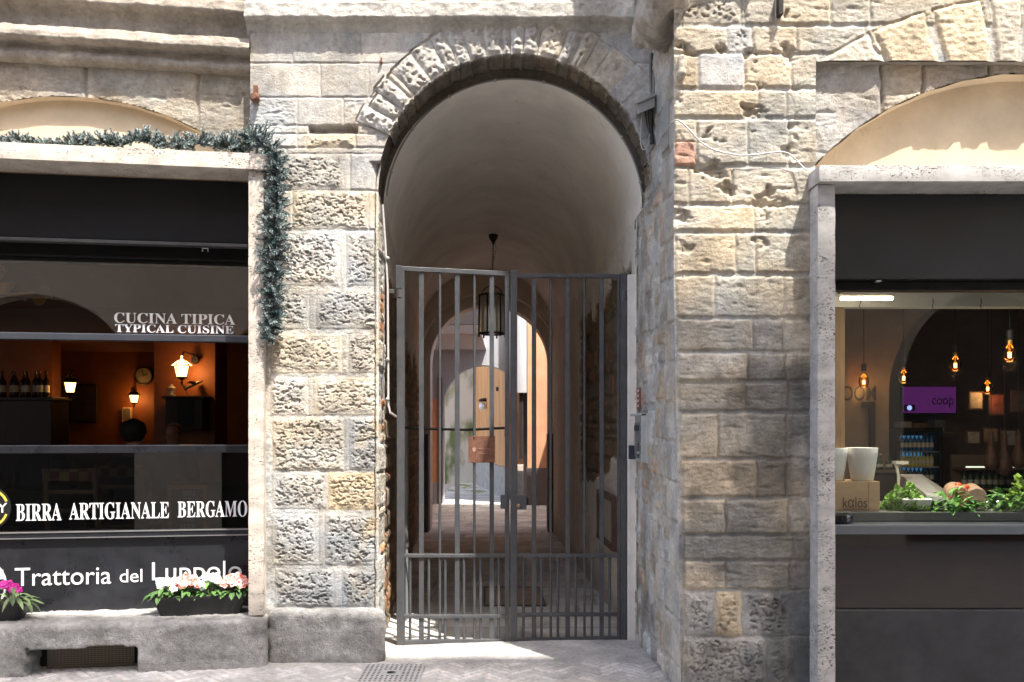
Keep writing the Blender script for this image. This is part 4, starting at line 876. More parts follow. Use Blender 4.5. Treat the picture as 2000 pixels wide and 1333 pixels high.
plant("white flowers at the left end of the black flower box", A + .075, .20, zt_, .10, .085, W1, 9, 1, GL)
plant("coral and pink flowers between the two white ones in the flower box", A + .225, .20, zt_, .12, .085, R1, 30, 2, GL)
plant("white flowers with much green foliage in the middle of the flower box", A + .375, .20, zt_, .13, .085, W1, 13, 3, (.09, .21, .04))
plant("coral red and pale pink flowers beside the travertine jamb", A + .53, .20, zt_, .115, .09, R1, 36, 4, (.07, .15, .04))
t2, A2, B2, z2t = planter(-150, 46, "black plastic flower box with magenta flowers at the picture's left edge", 1167, 1209)
MG = [(.62, .03, .36), (.70, .06, .45), (.55, .02, .30)]
plant("magenta flower above pale green leaves beside the shop's name", B2 - .09, .18, z2t, .13, .08, MG, 8, 5, (.16, .24, .10), True)
plant("magenta flower cut off by the picture's left edge", B2 - .30, .18, z2t, .12, .09, MG, 8, 6, (.16, .24, .10), True)

# ------------------------------------------------------------------ garland of artificial fir
gar = thing("garland", "frosted blue green fir garland lying on the travertine lintel and hanging down the pier", "garland", LB(-.9, .1, hi))
M_NEED = simple("fir_needles", (.1, .2, .2), .5, attr=True)
rng = random.Random(17); path = []
for px in range(-144, 480, 14): u, z = lp(px, 277 + px * .036, .10); path.append(LB(u, .10 + .02 * math.sin(px * .11), hi + .035 + .018 * math.sin(px * .05) + (.03 if px > 180 else -.008)))
for px, py in ((490, 268), (512, 276), (530, 292), (540, 315), (540, 345), (541, 375), (543, 405), (538, 440), (534, 475), (541, 510), (537, 545), (531, 580), (536, 612), (533, 640), (528, 668)):
    path.append(P(px, py, 5.655))
mb = MB(); mb.tube(path, .006, 6); mb.build("wire", M_BLACKIRON, gar)
mb = MB(); pts = []
for i in range(len(path) - 1):
    n = max(1, int((path[i + 1] - path[i]).length / .0052))
    for k in range(n): pts.append((path[i].lerp(path[i + 1], k / n), (path[i + 1] - path[i]).normalized(), i))
def needle(p, d, L, c0, c1):
    s = d.orthogonal().normalized(); s = (s * math.cos(rng.random() * 6.28) + d.cross(s) * math.sin(rng.random() * 6.28)).normalized() * .0021
    mb.add([p - s, p + s], [], c0); b = len(mb.V); mb.add([p + d * L + s * .6, p + d * L - s * .6], [], c1); mb.F.append([b - 2, b - 1, b, b + 1])
for p, t, i in pts[::2]:
    hang = i > 44; right = i > 20
    for q in range(4 if hang else (3 if right else 2)):
        d = Vector((rng.uniform(-1, 1), rng.uniform(-1, .3), rng.uniform(-.4, 1) if not hang else rng.uniform(-.8, 1)))
        d = (d - t * d.dot(t) * .5).normalized()
        if not hang and d.z < -.1: d.y = -abs(d.y) - .3; d.normalize()
        L = rng.uniform(.055, .10) * (1 if right else .7) * (1.25 if hang else 1.05) * (.75 + .45 * max(0, math.sin(i * 1.7 + p.z * 9)))
        frost = max(0, rng.gauss(.55, .38)) + .25 * max(0, d.z); sh = rng.uniform(.55, 1.3); s0 = len(mb.V)
        mb.tube([p, p + d * L], [.003, .0015], 4, (.05, .04, .03), cap=False)
        for m_ in range(62):
            f = (m_ + rng.random()) / 62; b0 = p + d * (L * f)
            r3 = Vector((rng.gauss(0, 1), rng.gauss(0, 1), rng.gauss(0, 1))); r3 = (r3 - d * r3.dot(d)).normalized(); nd = (d * .8 + r3).normalized(); g = sh * rng.uniform(.75, 1.25)
            wh = min(1, max(0, frost * (.35 + .9 * f) + rng.uniform(-.15, .15)))
            needle(b0, nd, rng.uniform(.012, .019), (.030 * g, .058 * g, .052 * g), (.060 * g + .44 * wh, .125 * g + .46 * wh, .122 * g + .46 * wh))
mb.build("foliage", M_NEED, gar, recalc=False)
# ------------------------------------------------------------------ gate
def gy(px): return 6.13 + (px - 782) * (6.25 - 6.13) / (1000 - 782) if px < 1000 else 6.25 + (px - 1000) * .05 / 215
def gpt(px, py): return P(px, py, gy(px))
GRP = "leaves of the iron gate"
def bar(mb, px, pt, pb, wpx, dep=None, rnd=False, dx=0):
    y = gy(px); a, b = gpt(px, pt), gpt(px, pb); w = wpx / F * y
    if rnd: mb.tube([(a.x, y, b.z), (a.x, y, a.z)], w / 2, 10)
    else: mb.box((a.x - w / 2, y - (dep or .012) / 2, b.z), (a.x + w / 2, y + (dep or .012) / 2, a.z))
def rail(leaf, name, px0, px1, p0, p1, h, dep=.03):
    a, b = gpt(px0, p0), gpt(px1, p1); hh = h / F * 6.2 / 2; mb = MB()
    mb.hexa([a + Vector((0, -dep / 2, -hh)), b + Vector((0, -dep / 2, -hh)), b + Vector((0, dep / 2, -hh)), a + Vector((0, dep / 2, -hh)), a + Vector((0, -dep / 2, hh)), b + Vector((0, -dep / 2, hh)), b + Vector((0, dep / 2, hh)), a + Vector((0, dep / 2, hh))])
    mb.build(name, M_IRON, leaf, bevel=.003)
gl = thing("gate_leaf", "gate leaf of grey iron bars on the left carrying a small rusty plaque", "gate", gpt(890, 1262), GRP)
gr_ = thing("gate_leaf", "gate leaf of grey iron bars on the right with the lock box", "gate", gpt(1110, 1258), GRP)
# left leaf
mb = MB(); bar(mb, 783, 522, 1267, 15, .05); mb.build("hinge_stile", M_IRON, gl, bevel=.004)
mb = MB(); bar(mb, 779.5, 520, 565, 11, .062); mb.tube([gpt(781, 560), gpt(781, 582)], .03, 14); a = gpt(779, 570); mb.box((a.x - .075, a.y - .012, a.z - .016), (a.x - .01, a.y + .012, a.z + .016)); mb.build("hinge", M_IRON, gl, bevel=.003)
mb = MB(); bar(mb, 990.5, 536, 1252, 9, .03); mb.build("lock_stile", M_IRON, gl, bevel=.003)
rail(gl, "rail", 786, 994, 525.5, 535.5, 9); rail(gl, "rail", 786, 990, 1085.5, 1085.5, 7, .036); rail(gl, "rail", 786, 990, 1204, 1203.5, 7, .036); rail(gl, "rail", 778, 990, 1254, 1252, 8, .03)
for px, w in ((823, 9.5), (893, 9.5), (960.5, 8.8)): mb = MB(); bar(mb, px, 530, 1252, w, .012); mb.build("flat_bar", M_IRON, gl, bevel=.002)
for px in (859, 926.5): mb = MB(); bar(mb, px, 530, 1252, 5.4, rnd=True); mb.build("round_bar", M_IRON, gl, smooth=40)
for px in (801, 837.5, 869.5, 906, 938.5, 974): mb = MB(); bar(mb, px, 1086, 1252, 5.4, rnd=True); mb.build("short_bar", M_IRON, gl, smooth=40)
a = gpt(985, 979); mb = MB(); mb.box((a.x - .028, a.y - .03, a.z - .055), (a.x + .02, a.y + .02, a.z + .045)); mb.build("strike_box", M_IRON, gl, bevel=.003)
# right leaf
mb = MB(); bar(mb, 1003.5, 530, 1262, 13.5, .05); mb.build("lock_stile", M_IRON, gr_, bevel=.004)
mb = MB(); bar(mb, 1217, 535, 1257, 12, .05); mb.build("hinge_stile", M_IRON, gr_, bevel=.004)
mb = MB(); bar(mb, 1207.5, 538, 1252, 4, .04); mb.build("side_bar", M_IRON, gr_, bevel=.002)
mb = MB(); mb.tube([gpt(1218, 568), gpt(1218, 588)], .03, 14); a = gpt(1222, 578); mb.box((a.x, a.y - .012, a.z - .016), (a.x + .04, a.y + .012, a.z + .016)); mb.build("hinge", M_IRON, gr_, bevel=.003)
rail(gr_, "rail", 1009, 1212, 539, 540, 7.5); rail(gr_, "rail", 1009, 1209, 1085, 1085, 7, .036); rail(gr_, "rail", 1009, 1209, 1201, 1199.5, 7, .036); rail(gr_, "rail", 1009, 1212, 1250.5, 1246.5, 8, .03)
for px, w in ((1043, 9), (1108.5, 9), (1175, 8.6)): mb = MB(); bar(mb, px, 541, 1249, w, .012); mb.build("flat_bar", M_IRON, gr_, bevel=.002)
for px in (1075.5, 1141.5): mb = MB(); bar(mb, px, 541, 1249, 5.2, rnd=True); mb.build("round_bar", M_IRON, gr_, smooth=40)
for px in (1022.5, 1057.5, 1089.5, 1124.5, 1156, 1190.5): mb = MB(); bar(mb, px, 1086, 1249, 5.2, rnd=True); mb.build("short_bar", M_IRON, gr_, smooth=40)
a = gpt(1017.5, 980); mb = MB(); mb.box((a.x - .045, a.y - .052, a.z - .055), (a.x + .04, a.y + .0, a.z + .052)); lk = mb.build("lock_box", M_IRON, gr_, bevel=.004)
mb = MB(); mb.lathe([(.013, 0), (.013, -.012), (.010, -.014)], (a.x - .018, a.y - .052, a.z - .028), 16, axis='y'); mb.build("lock_cylinder", simple("worn_brass", (.42, .27, .10), .35, .9), lk)
mb = MB(); mb.box((a.x + .04, a.y - .04, a.z - .02), (a.x + .053, a.y - .01, a.z + .03)); mb.build("bolt", M_BLACKIRON, lk)
# plaque
a, b = gpt(915, 904), gpt(967, 852); yq = gy(940) - .022
pq = thing("plaque", "square rusty metal plaque screwed to the gate bars", "plaque", (a.x + .09, yq, a.z))
mb = MB(); mb.box((a.x, yq - .002, a.z), (b.x, yq + .002, b.z)); mb.build("plate", M_RUST, pq, bevel=.001)
for px, py in ((926.5, 853.5), (960, 853.5), (926, 903), (960, 903)):
    q = P(px, py, yq); mb = MB(); mb.lathe([(.007, 0), (.007, -.004), (.004, -.007)], (q.x, yq - .002, q.z), 10, axis='y'); mb.build("screw", M_RUST, pq)
M_ETCH = simple("etched_pink", (.36, .22, .18), .7)
q = P(926, 879, yq - .004); mb = MB(); mb.prism([(q.x - .012, q.z + .016), (q.x + .012, q.z + .016), (q.x + .012, q.z - .006), (q.x, q.z - .018), (q.x - .012, q.z - .006)], yq - .0045, yq - .0025); mb.build("crest", M_ETCH, pq)
mb = MB(); r_ = random.Random(4); x = P(935, 880, yq).x
pth = []
for i in range(34): pth.append((x + i * .0026, yq - .004, P(935, 877, yq).z + .007 * math.sin(i * 1.25) * (1.3 if i % 7 == 0 else .7)))
mb.tube(pth, .0012, 5); mb.build("script", M_ETCH, pq)
mb = MB()
for i in range(11): mb.box((x + i * .006, yq - .0045, P(935, 886, yq).z - .0025), (x + i * .006 + .0035, yq - .0025, P(935, 886, yq).z + .0025))
mb.build("script", M_ETCH, pq)
# iron stay rod behind the bars
rd = thing("iron_rod", "thin black iron rod running level behind the gate bars at mid height", "rod", P(800, 840, 6.6))
mb = MB(); mb.tube([P(776, 835, 6.75), P(840, 838, 6.6), (P(915, 840, 6.45)), P(960, 837.5, 6.36), P(984, 836.5, 6.33), P(988, 838, 6.33), P(988.5, 850, 6.33)], .010, 10); mb.build("rod", M_BLACKIRON, rd, smooth=50)
mb = MB(); q = P(988.5, 846, 6.33); mb.box((q.x - .012, q.y - .015, q.z - .03), (q.x + .014, q.y + .0, q.z + .02)); mb.build("catch", M_BLACKIRON, rd, bevel=.003)

# ------------------------------------------------------------------ hanging lantern in the passage
yl = 10.6; ct = P(963.5, 436, yl)
zc_ = 3.13 + (3.02 - 3.13) * (yl - 5.97) / 6.83; rcr = (right_x(yl) - left_x(yl)) / 2; crown = zc_ + rcr * (.905 / rcr * .5 + .5)
lan = thing("hanging_lantern", "six sided glass lantern hanging on a long chain under the vault", "lantern", (ct.x, yl, P(960, 655, yl).z))
kz = crown - .01
mb = MB(); mb.lathe([(.062, kz + .02), (.058, kz - .01), (.05, kz - .04), (.016, kz - .09), (.012, kz - .11)], (ct.x, yl, 0), 16); mb.build("canopy", M_BLACKIRON, lan, smooth=40)
lx = P(961, 600, yl).x; z0_, z1_ = P(960, 652, yl).z, P(960, 577, yl).z; zh = P(960, 559, yl).z
mb = MB(); n = 30
for i in range(n):
    z = kz - .10 + (zh - kz + .10) * (i + .5) / n; L = (kz - zh) / n * .62; o_ = (1, 0) if i % 2 else (0, 1)
    x = ct.x + (lx - ct.x) * i / n
    mb.tube([(x + .009 * math.cos(t) * o_[0], yl + .009 * math.cos(t) * o_[1], z + L * math.sin(t)) for t in np.linspace(0, 6.283, 11)], .0032, 5, cap=False)
mb.tube([(ct.x + .02, yl, kz - .06), (ct.x + .035, yl, kz - .16), (ct.x + .004, yl, kz - .30)], .003, 5)
mb.build("chain", M_BLACKIRON, lan)
mb = MB(); mb.tube([(lx + .125 * math.cos(t), yl, z1_ + .115 * math.sin(t)) for t in np.linspace(0, math.pi, 17)], .007, 7); mb.build("handle", M_BLACKIRON, lan, smooth=50)
mb = MB(); mp_ = MB(); R0, R1 = .158, .165
hexp = lambda r, z, i: Vector((lx + r * math.cos(math.pi / 3 * i + .18), yl + r * math.sin(math.pi / 3 * i + .18), z))
for i in range(6):
    mb.tube([hexp(R1, z0_ - .02, i), hexp(R0, z1_ + .01, i)], .011, 6)
    for r, z, t in ((R1, z0_, .012), (R0, z1_, .012)): mb.tube([hexp(r, z, i), hexp(r, z, i + 1)], t, 6)
    mb.tube([hexp(R0, z1_, i), (lx, yl, z1_ + .03)], .006, 5); mb.tube([hexp(R1, z0_ - .02, i), hexp(R1, z0_ - .045, i)], .012, 6)
    q = [hexp(R1 - .006, z0_, i), hexp(R1 - .006, z0_, i + 1), hexp(R0 - .006, z1_, i + 1), hexp(R0 - .006, z1_, i)]; mp_.add(q, [(0, 1, 2, 3)])
mb.build("frame", M_BLACKIRON, lan)
m, n_, l_, b_ = new_mat("frosted_lantern_glass"); b_.inputs["Base Color"].default_value = (.55, .52, .42, 1); b_.inputs["Transmission Weight"].default_value = .6; b_.inputs["Roughness"].default_value = .5; b_.inputs["IOR"].default_value = 1.05
mp_.add([hexp(R1 - .008, z0_ + .004, i) for i in range(6)], [tuple(range(6))]); mp_.build("glass_panels", m, lan)

# ------------------------------------------------------------------ things on the pier's inner face and the arch
ic = thing("intercom", "steel door intercom panel with bell buttons in a hood on the grey reveal", "intercom", (.90, 6.06, 1.52))
za, zb3 = Z(897, 6.06), Z(812, 6.06); ya, yb = 5.83, 6.15; xb = rv_x(6.05)
tilt = lambda y, d: rv_x(y) - d
M_STEEL = simple("brushed_steel", (.34, .35, .34), .38, .6, var=.1); M_HOOD = simple("hood_grey", (.40, .42, .40), .55, var=.1)
mb = MB()
def rbx(mb, y0, y1, z0, z1, d0, d1): mb.hexa([(tilt(y0, d1), y0, z0), (tilt(y0, d0), y0, z0), (tilt(y1, d0), y1, z0), (tilt(y1, d1), y1, z0), (tilt(y0, d1), y0, z1), (tilt(y0, d0), y0, z1), (tilt(y1, d0), y1, z1), (tilt(y1, d1), y1, z1)])
rbx(mb, ya - .03, yb + .03, za - .02, zb3 + .01, -.02, .018); mb.build("surround", M_HOOD, ic, bevel=.004)
mb = MB(); rbx(mb, ya - .02, ya, za - .01, zb3 + .01, .0, .05); rbx(mb, ya - .02, yb + .02, zb3 - .005, zb3 + .012, .0, .055); mb.build("hood", M_HOOD, ic, bevel=.003)
mb = MB(); rbx(mb, ya + .005, yb - .01, za + .01, zb3 - .05, .018, .03); pnl = mb.build("panel", M_STEEL, ic, bevel=.002)
mb = MB(); rbx(mb, ya + .10, ya + .112, za + .01, zb3 - .05, .03, .038); mb.build("divider", M_SILVER, pnl)
M_BTN = simple("button_dark", (.05, .055, .06), .4); M_BTNW = simple("button_label", (.55, .60, .66), .4)
for r in range(11):
    z = za + .022 + r * (zb3 - za - .09) / 11
    for cidx in (0, 1):
        if cidx == 1 and r > 4: continue
        y = ya + .025 if cidx == 0 else ya + .13
        mb = MB(); rbx(mb, y, y + .05, z, z + .014, .03, .036); mb.build("button", M_BTNW if (r * 3 + cidx) % 4 == 0 else M_BTN, pnl)
mb = MB(); rbx(mb, ya + .125, yb - .02, za + .20, za + .24, .03, .034); mb.build("speaker_grille", M_BTN, pnl)
mb = MB(); rbx(mb, yb + .0, yb + .055, za - .005, za + .095, .02, .06); cm = mb.build("keypad", simple("keypad_black", (.03, .035, .06), .35), ic, bevel=.003)
sg = thing("small_sign", "narrow red brown sign with white marks above the intercom", "sign", (rv_x(6.12), 6.12, 1.78))
zs0, zs1 = Z(800, 6.12), Z(758, 6.12); mb = MB(); rbx(mb, 6.07, 6.18, zs0, zs1, -.004, .006); mb.build("plate", simple("red_brown_paint", (.20, .06, .045), .5, var=.15), sg)
for k, ch in enumerate("DEWT"):
    pass
mb = MB()
for k in range(4):
    z = zs0 + .018 + k * .036
    for (dy0, dy1, dz0, dz1) in ((.03, .075, 0, .004), (.03, .04, 0, .018), (.065, .075, 0, .014)): rbx(mb, 6.07 + dy0, 6.07 + dy1, z + dz0, z + dz1, .006, .0075)
mb.build("marks", M_WHITE, sg)
# junction box with cables
jx = thing("junction_box", "grey plastic junction box with a tangle of cables beside the arch", "junction box", P(1272, 215, 5.6))
M_JB = simple("grey_plastic_box", (.30, .30, .285), .5, var=.12, scale=15); M_CAB = simple("black_cable", (.02, .019, .018), .6); M_CABW = simple("white_cable", (.50, .48, .47), .5); M_CABG = simple("grey_cable", (.22, .21, .19), .6)
def PJ(px, py, y): return P(px - 9, py, y)
mb = MB(); yf0, yb0 = 5.56, 5.742
mb.hexa([P(1246, 224, yf0), P(1280, 209, yf0), P(1270, 209, yb0), P(1240, 224, yb0), P(1246, 203, yf0), P(1280, 188, yf0), P(1270, 188, yb0), P(1240, 203, yb0)]); mb.build("box", M_JB, jx, bevel=.006)
mb = MB(); mb.hexa([P(1243, 204, yf0 - .008), P(1283, 186.5, yf0 - .008), P(1272, 187, yb0), P(1238, 204, yb0), P(1243, 201, yf0 - .008), P(1283, 183, yf0 - .008), P(1272, 183.5, yb0), P(1238, 200.5, yb0)]); mb.build("lid", M_JB, jx, bevel=.002)
mb = MB(); rbx(mb, 5.22, 5.40, Z(292, 5.3), Z(205, 5.3), -.006, .014); mb.build("cover_plate", M_JB, jx, bevel=.003)
def wob(pts, r, seed, amp=.006, sub=6):
    r_ = random.Random(seed); out = []
    pts = [Vector(p) for p in pts]
    for i in range(len(pts) - 1):
        p0, p1, p2, p3 = pts[max(i - 1, 0)], pts[i], pts[i + 1], pts[min(i + 2, len(pts) - 1)]
        for k in range(sub):
            t = k / sub; out.append(.5 * ((2 * p1) + (p2 - p0) * t + (2 * p0 - 5 * p1 + 4 * p2 - p3) * t * t + (3 * p1 - p0 - 3 * p2 + p3) * t ** 3) + Vector((r_.uniform(-amp, amp), 0, r_.uniform(-amp, amp))) * .3)
    return out + [pts[-1]]
def cable(label, lists, mat, r, loc, name="cable", group=None):
    t = thing(name, label, "cable", loc, group); t = t
    for i, (pts, rr, mt) in enumerate(lists): mb = MB(); mb.tube(wob(pts, rr, i), rr, 7); mb.build("strand", mt, t, smooth=60)
    return t
cable("bundle of dark cables running up from the junction box under the corbel", [([PJ(1283 + k, 105, 5.70), PJ(1282 + k * .8, 150, 5.70), PJ(1283 + k * .5, 188, 5.66)], .006 if k < 5 else .013, M_CAB if k % 2 == 0 else M_CABG) for k in (-5, -3, 0, 2, 5)], M_CAB, .006, PJ(1283, 188, 5.68), group=None)
cable("tangle of dark cables hanging below the junction box", [([PJ(1266 + k * 3, 212, 5.64), PJ(1270 + k * 2, 240, 5.66), PJ(1276 + k, 262, 5.66), PJ(1283 + k, 282, 5.62), PJ(1276 - k, 304, 5.62)], .005, M_CAB if k % 2 else M_CABG) for k in range(5)] + [([PJ(1281, 215, 5.6), PJ(1281, 250, 5.66), PJ(1283, 282, 5.62)], .014, M_CAB), ([PJ(1264, 216, 5.62), PJ(1260, 270, 5.66), PJ(1264, 292, 5.66), PJ(1274, 285, 5.64), PJ(1278, 262, 5.64)], .003, M_CABW)], M_CAB, .005, PJ(1278, 300, 5.64))
cable("thin wire dropping from the cable tangle to the edge of the vault", [([PJ(1276, 300, 5.60), PJ(1279, 330, 5.60), PJ(1281, 352, 5.62), PJ(1275, 368, 5.66), PJ(1262, 382, 5.72)], .0045, M_CABG)], M_CABG, .004, PJ(1262, 382, 5.72))
cable("white cable sagging across the tan pier stones to the right lintel", [([P(1283, 290, 5.60), P(1296, 262, 5.3), P(1316, 237, 4.935), P(1332, 240, 4.925), P(1350, 258, 4.92), P(1375, 283, 4.92), P(1405, 296, 4.92), P(1445, 304, 4.92), P(1480, 302, 4.92), P(1520, 297, 4.92), P(1541, 301, 4.92), P(1558, 316, 4.92), P(1576, 334, 4.90)], .0045, M_CABW)], M_CABW, .006, P(1445, 304, 4.93))
# conduit along the vault edge and down the left jamb
cp = [(AC[0] + .895 * math.cos(a), 5.955, 3.135 + .897 * math.sin(a)) for a in np.radians(np.linspace(175, 4, 48))]
cb = thing("cable", "grey cable clipped along the curved edge of the vault", "cable", cp[0]); mb = MB(); mb.tube(cp, .007, 7); mb.build("strand", M_CABG, cb, smooth=60)
mb = MB()
for i in range(3, 46, 6): mb.ball(cp[i], .013, 8)
mb.build("clips", M_JB, cb)
cd_ = thing("cable", "white conduit running down the left jamb of the passage", "cable", P(764, 560, 5.9))
mb = MB(); mb.tube([P(747, 400, 5.92), P(752, 470, 5.94), P(757, 560, 5.95), P(758, 700, 5.95), P(758, 790, 5.95), P(762, 806, 5.94), P(773, 814, 6.05)], .008, 8); mb.build("conduit", M_CABW, cd_, smooth=60)
mb = MB()
for py in (505, 703, 780): mb.ball(P(757, py, 5.94), .015, 8)
mb.build("clips", M_JB, cd_)
# iron pegs in the wall
def peg(px, py, y, label, s=1):
    t = thing("iron_peg", label, "peg", P(px, py, y), "old iron pegs in the wall"); q = P(px, py, y)
    mb = MB(); mb.lathe([(.02 * s, 0), (.03 * s, -.02 * s), (.032 * s, -.05 * s), (.022 * s, -.075 * s)], (q.x, q.y, q.z), 12, axis='y'); mb.build("head", M_RUST, t, smooth=60)
    mb = MB(); mb.box((q.x - .014 * s, q.y - .03 * s, q.z), (q.x + .014 * s, q.y - .005, q.z + .09 * s)); mb.build("shank", M_RUST, t, bevel=.003)
peg(501, 196, YA, "rusty iron peg at the left edge of the arch wall")
peg(745, 123, YA, "tiny rusty iron stub above the left voussoirs", .35)
mb = MB(); q = P(1523, 15, YP - .03); mb.box((q.x - .012, q.y - .03, q.z - .05), (q.x + .012, q.y + .06, q.z + .09)); tag(mb.build("iron_bracket", M_BLACKIRON, None, q), "black iron bracket stub at the top edge of the picture", "bracket")
vh = P(1207, 453, 7.4); mb = MB(); xv = right_x(7.4) - .008
mb.lathe([(.045, 0), (.052, .0), (.052, -.03), (.03, -.03), (.03, 0)], (xv + .03, 7.4, vh.z), 18, axis='x'); tag(mb.build("vent_pipe", M_BLACKIRON, None, (xv, 7.4, vh.z)), "small round dark vent hole high on the right passage wall", "vent")
# drainpipe and meter door in the passage
dp = thing("drainpipe", "grey drainpipe standing against the left passage wall behind the gate", "pipe", (left_x(7.0) + .07, 7.0, 0))
mb = MB(); mb.tube([(left_x(7) + .075, 7.0, 0.02), (left_x(7) + .075, 7.0, 1.72), (left_x(7) + .03, 7.0, 1.8)], .05, 16); mb.build("pipe", simple("grey_pipe", (.20, .21, .215), .5, var=.15), dp, smooth=50)
mb = MB()
for z in (.62,): mb.lathe([(.056, z), (.058, z + .01), (.058, z + .03), (.056, z + .04)], (left_x(7) + .075, 7.0, 0), 16)
mb.build("collar", M_CABG, dp)
md_ = thing("meter_door", "brown framed meter cabinet door on the right passage wall", "cabinet door", (right_x(7.6), 7.7, .62))
def rw(y0, y1, z0, z1, d, name, mat, par, d0=-.01):
    mb = MB(); mb.hexa([(right_x(y0) - d, y0, z0), (right_x(y0) - d0, y0, z0), (right_x(y1) - d0, y1, z0), (right_x(y1) - d, y1, z0), (right_x(y0) - d, y0, z1), (right_x(y0) - d0, y0, z1), (right_x(y1) - d0, y1, z1), (right_x(y1) - d, y1, z1)]); return mb.build(name, mat, par, bevel=.004)
ym0, ym1 = 7.0, 7.9; zm0, zm1 = .58, .98 + .05
M_WDK = simple("dark_brown_wood", (.10, .055, .035), .5, var=.25, stretch=(1, 1, .2), scale=20)
for y0, y1, z0, z1 in ((ym0, ym0 + .05, zm0, zm1), (ym1 - .05, ym1, zm0, zm1), (ym0 + .05, ym1 - .05, zm0, zm0 + .05), (ym0 + .05, ym1 - .05, zm1 - .05, zm1)): rw(y0, y1, z0, z1, .05, "frame", M_WDK, md_)
rw(ym0 + .05, ym1 - .05, zm0 + .05, zm1 - .05, .03, "panel", simple("door_cream", (.42, .38, .31), .6, var=.1), md_)
# floor hatch, manhole
fh = thing("floor_hatch", "flat rectangular metal hatch in the dark passage floor", "hatch", (-.02, 8.2, .02))
a, b, c_, d_ = P(946, 1189, 7.5), P(1066, 1189, 7.5), P(1052, 1153, 8.35), P(947, 1153, 8.35)
M_HATCH = simple("hatch_metal", (.20, .16, .13), .6, .2, var=.25); up = lambda p, z: (p.x, p.y, z)
mb = MB(); mb.hexa([up(p, .015) for p in (a, b, c_, d_)] + [up(p, .036) for p in (a, b, c_, d_)]); mb.build("lid", M_HATCH, fh, bevel=.002)
mb = MB(); q4 = [a, b, c_, d_]
for i in range(4): mb.tube([up(q4[i], .034), up(q4[(i + 1) % 4], .034)], .008, 5)
mb.build("frame", M_BLACKIRON, fh)
mh = thing("manhole_cover", "square perforated metal drain cover in the paving before the left jamb", "manhole cover", P(765, 1320, 5.3))
x0_, x1_, y0_, y1_ = X(706, 5.45), X(826, 5.45), 5.22, 5.60; M_MH = simple("galvanised_cover", (.46, .46, .46), .55, .3, var=.2, scale=15, bump=.2)
mb = MB(); mb.box((x0_, y0_, STZ - .01), (x1_, y1_, STZ + .016)); mb.build("plate", M_MH, mh, bevel=.003)
mb = MB()
for i in range(12):
    for j in range(11):
        if 4 <= i <= 7 and 4 <= j <= 6: continue
        mb.lathe([(.0085, STZ + .0165), (.0085, STZ + .0172)], (x0_ + .025 + i * (x1_ - x0_ - .05) / 11, y0_ + .02 + j * (y1_ - y0_ - .04) / 10, 0), 8)
mb.build("holes", simple("hole_dark", (.05, .05, .05), .8), mh)
mb = MB(); mb.lathe([(.035, STZ + .0165), (.035, STZ + .0185), (.026, STZ + .0185), (.026, STZ + .0165)], ((x0_ + x1_) / 2, (y0_ + y1_) / 2, 0), 20); mb.build("boss", M_MH, mh)
# ------------------------------------------------------------------ right shop front
XW0, XW1 = X(1632, 4.82), 4.2
shr = thing("shopfront", "delicatessen front with grey travertine lintel and dark counter panels", "shopfront", (2.9, 5.05, 0))
block("lintel", (X(1600, 4.77), 4.77, Z(355, 4.77)), (XW1, 5.10, Z(322, 4.77)), .008, .02, .0015, 9, 90, M_TRAVG, shr, (1, 1, 1))
block("jamb", (X(1597, 4.82), 4.82, -.02), (XW0, 5.15, Z(355, 4.77) - .003), .006, .02, .002, 9, 91, M_TRAVG, shr, (1, 1, 1))
zA0, zA1 = Z(545, 5.02), Z(377, 5.02)
mb = MB(); mb.box((XW0, 5.02, zA0), (XW1, 5.30, Z(355, 4.77) - .004)); mb.build("awning_box", simple("grey_black_metal", (.014, .0135, .0135), .5, rvar=.15, var=.45, scale=3, bump=.08, bscale=300), shr, bevel=.005)
mb = MB(); mb.box((XW0, 5.10, zA0 - .05), (XW1, 5.2, zA0 - .002)); mb.box((XW0, 5.08, zA0 - .058), (XW1, 5.11, zA0 - .05)); mb.build("head_frame", M_DARK, shr, bevel=.003)
mb = MB(); q = P(1714, 549, 5.05); mb.box((q.x - .016, 5.03, q.z - .008), (q.x + .012, 5.06, q.z + .0)); mb.build("awning_hook", M_SILVER, shr)
yg = 5.12; mb = MB(); mb.box((XW0, yg, Z(1036, yg)), (XW1, yg + .008, zA0 - .05)); mb.build("window_pane", M_GLASS, shr)
zc0, zc1 = Z(1044, 5.06), Z(1026, 5.06)
mb = MB(); mb.box((XW0, 5.05, zc0), (XW1, 5.5, zc1)); mb.build("counter_ledge", simple("steel_grey_metal", (.16, .175, .195), .32, .5, var=.1), shr, bevel=.004)
mb = MB(); mb.box((XW0, 5.10, Z(1189, 5.1)), (XW1, 5.14, zc0)); mb.build("gloss_panel", simple("gloss_black", (.016, .009, .006), .04, spec=1.0, var=.4, scale=3), shr)
mb = MB(); mb.box((XW0, 5.06, .0), (XW1, 5.14, Z(1193, 5.06))); mb.build("base_panel", simple("slate_panel", (.028, .028, .031), .5, rvar=.2, var=.4, scale=5, bump=.1, bscale=100), shr, bevel=.003)

bpy.data.materials['gloss_black'].node_tree.nodes['Principled BSDF'].inputs['IOR'].default_value = 1.45
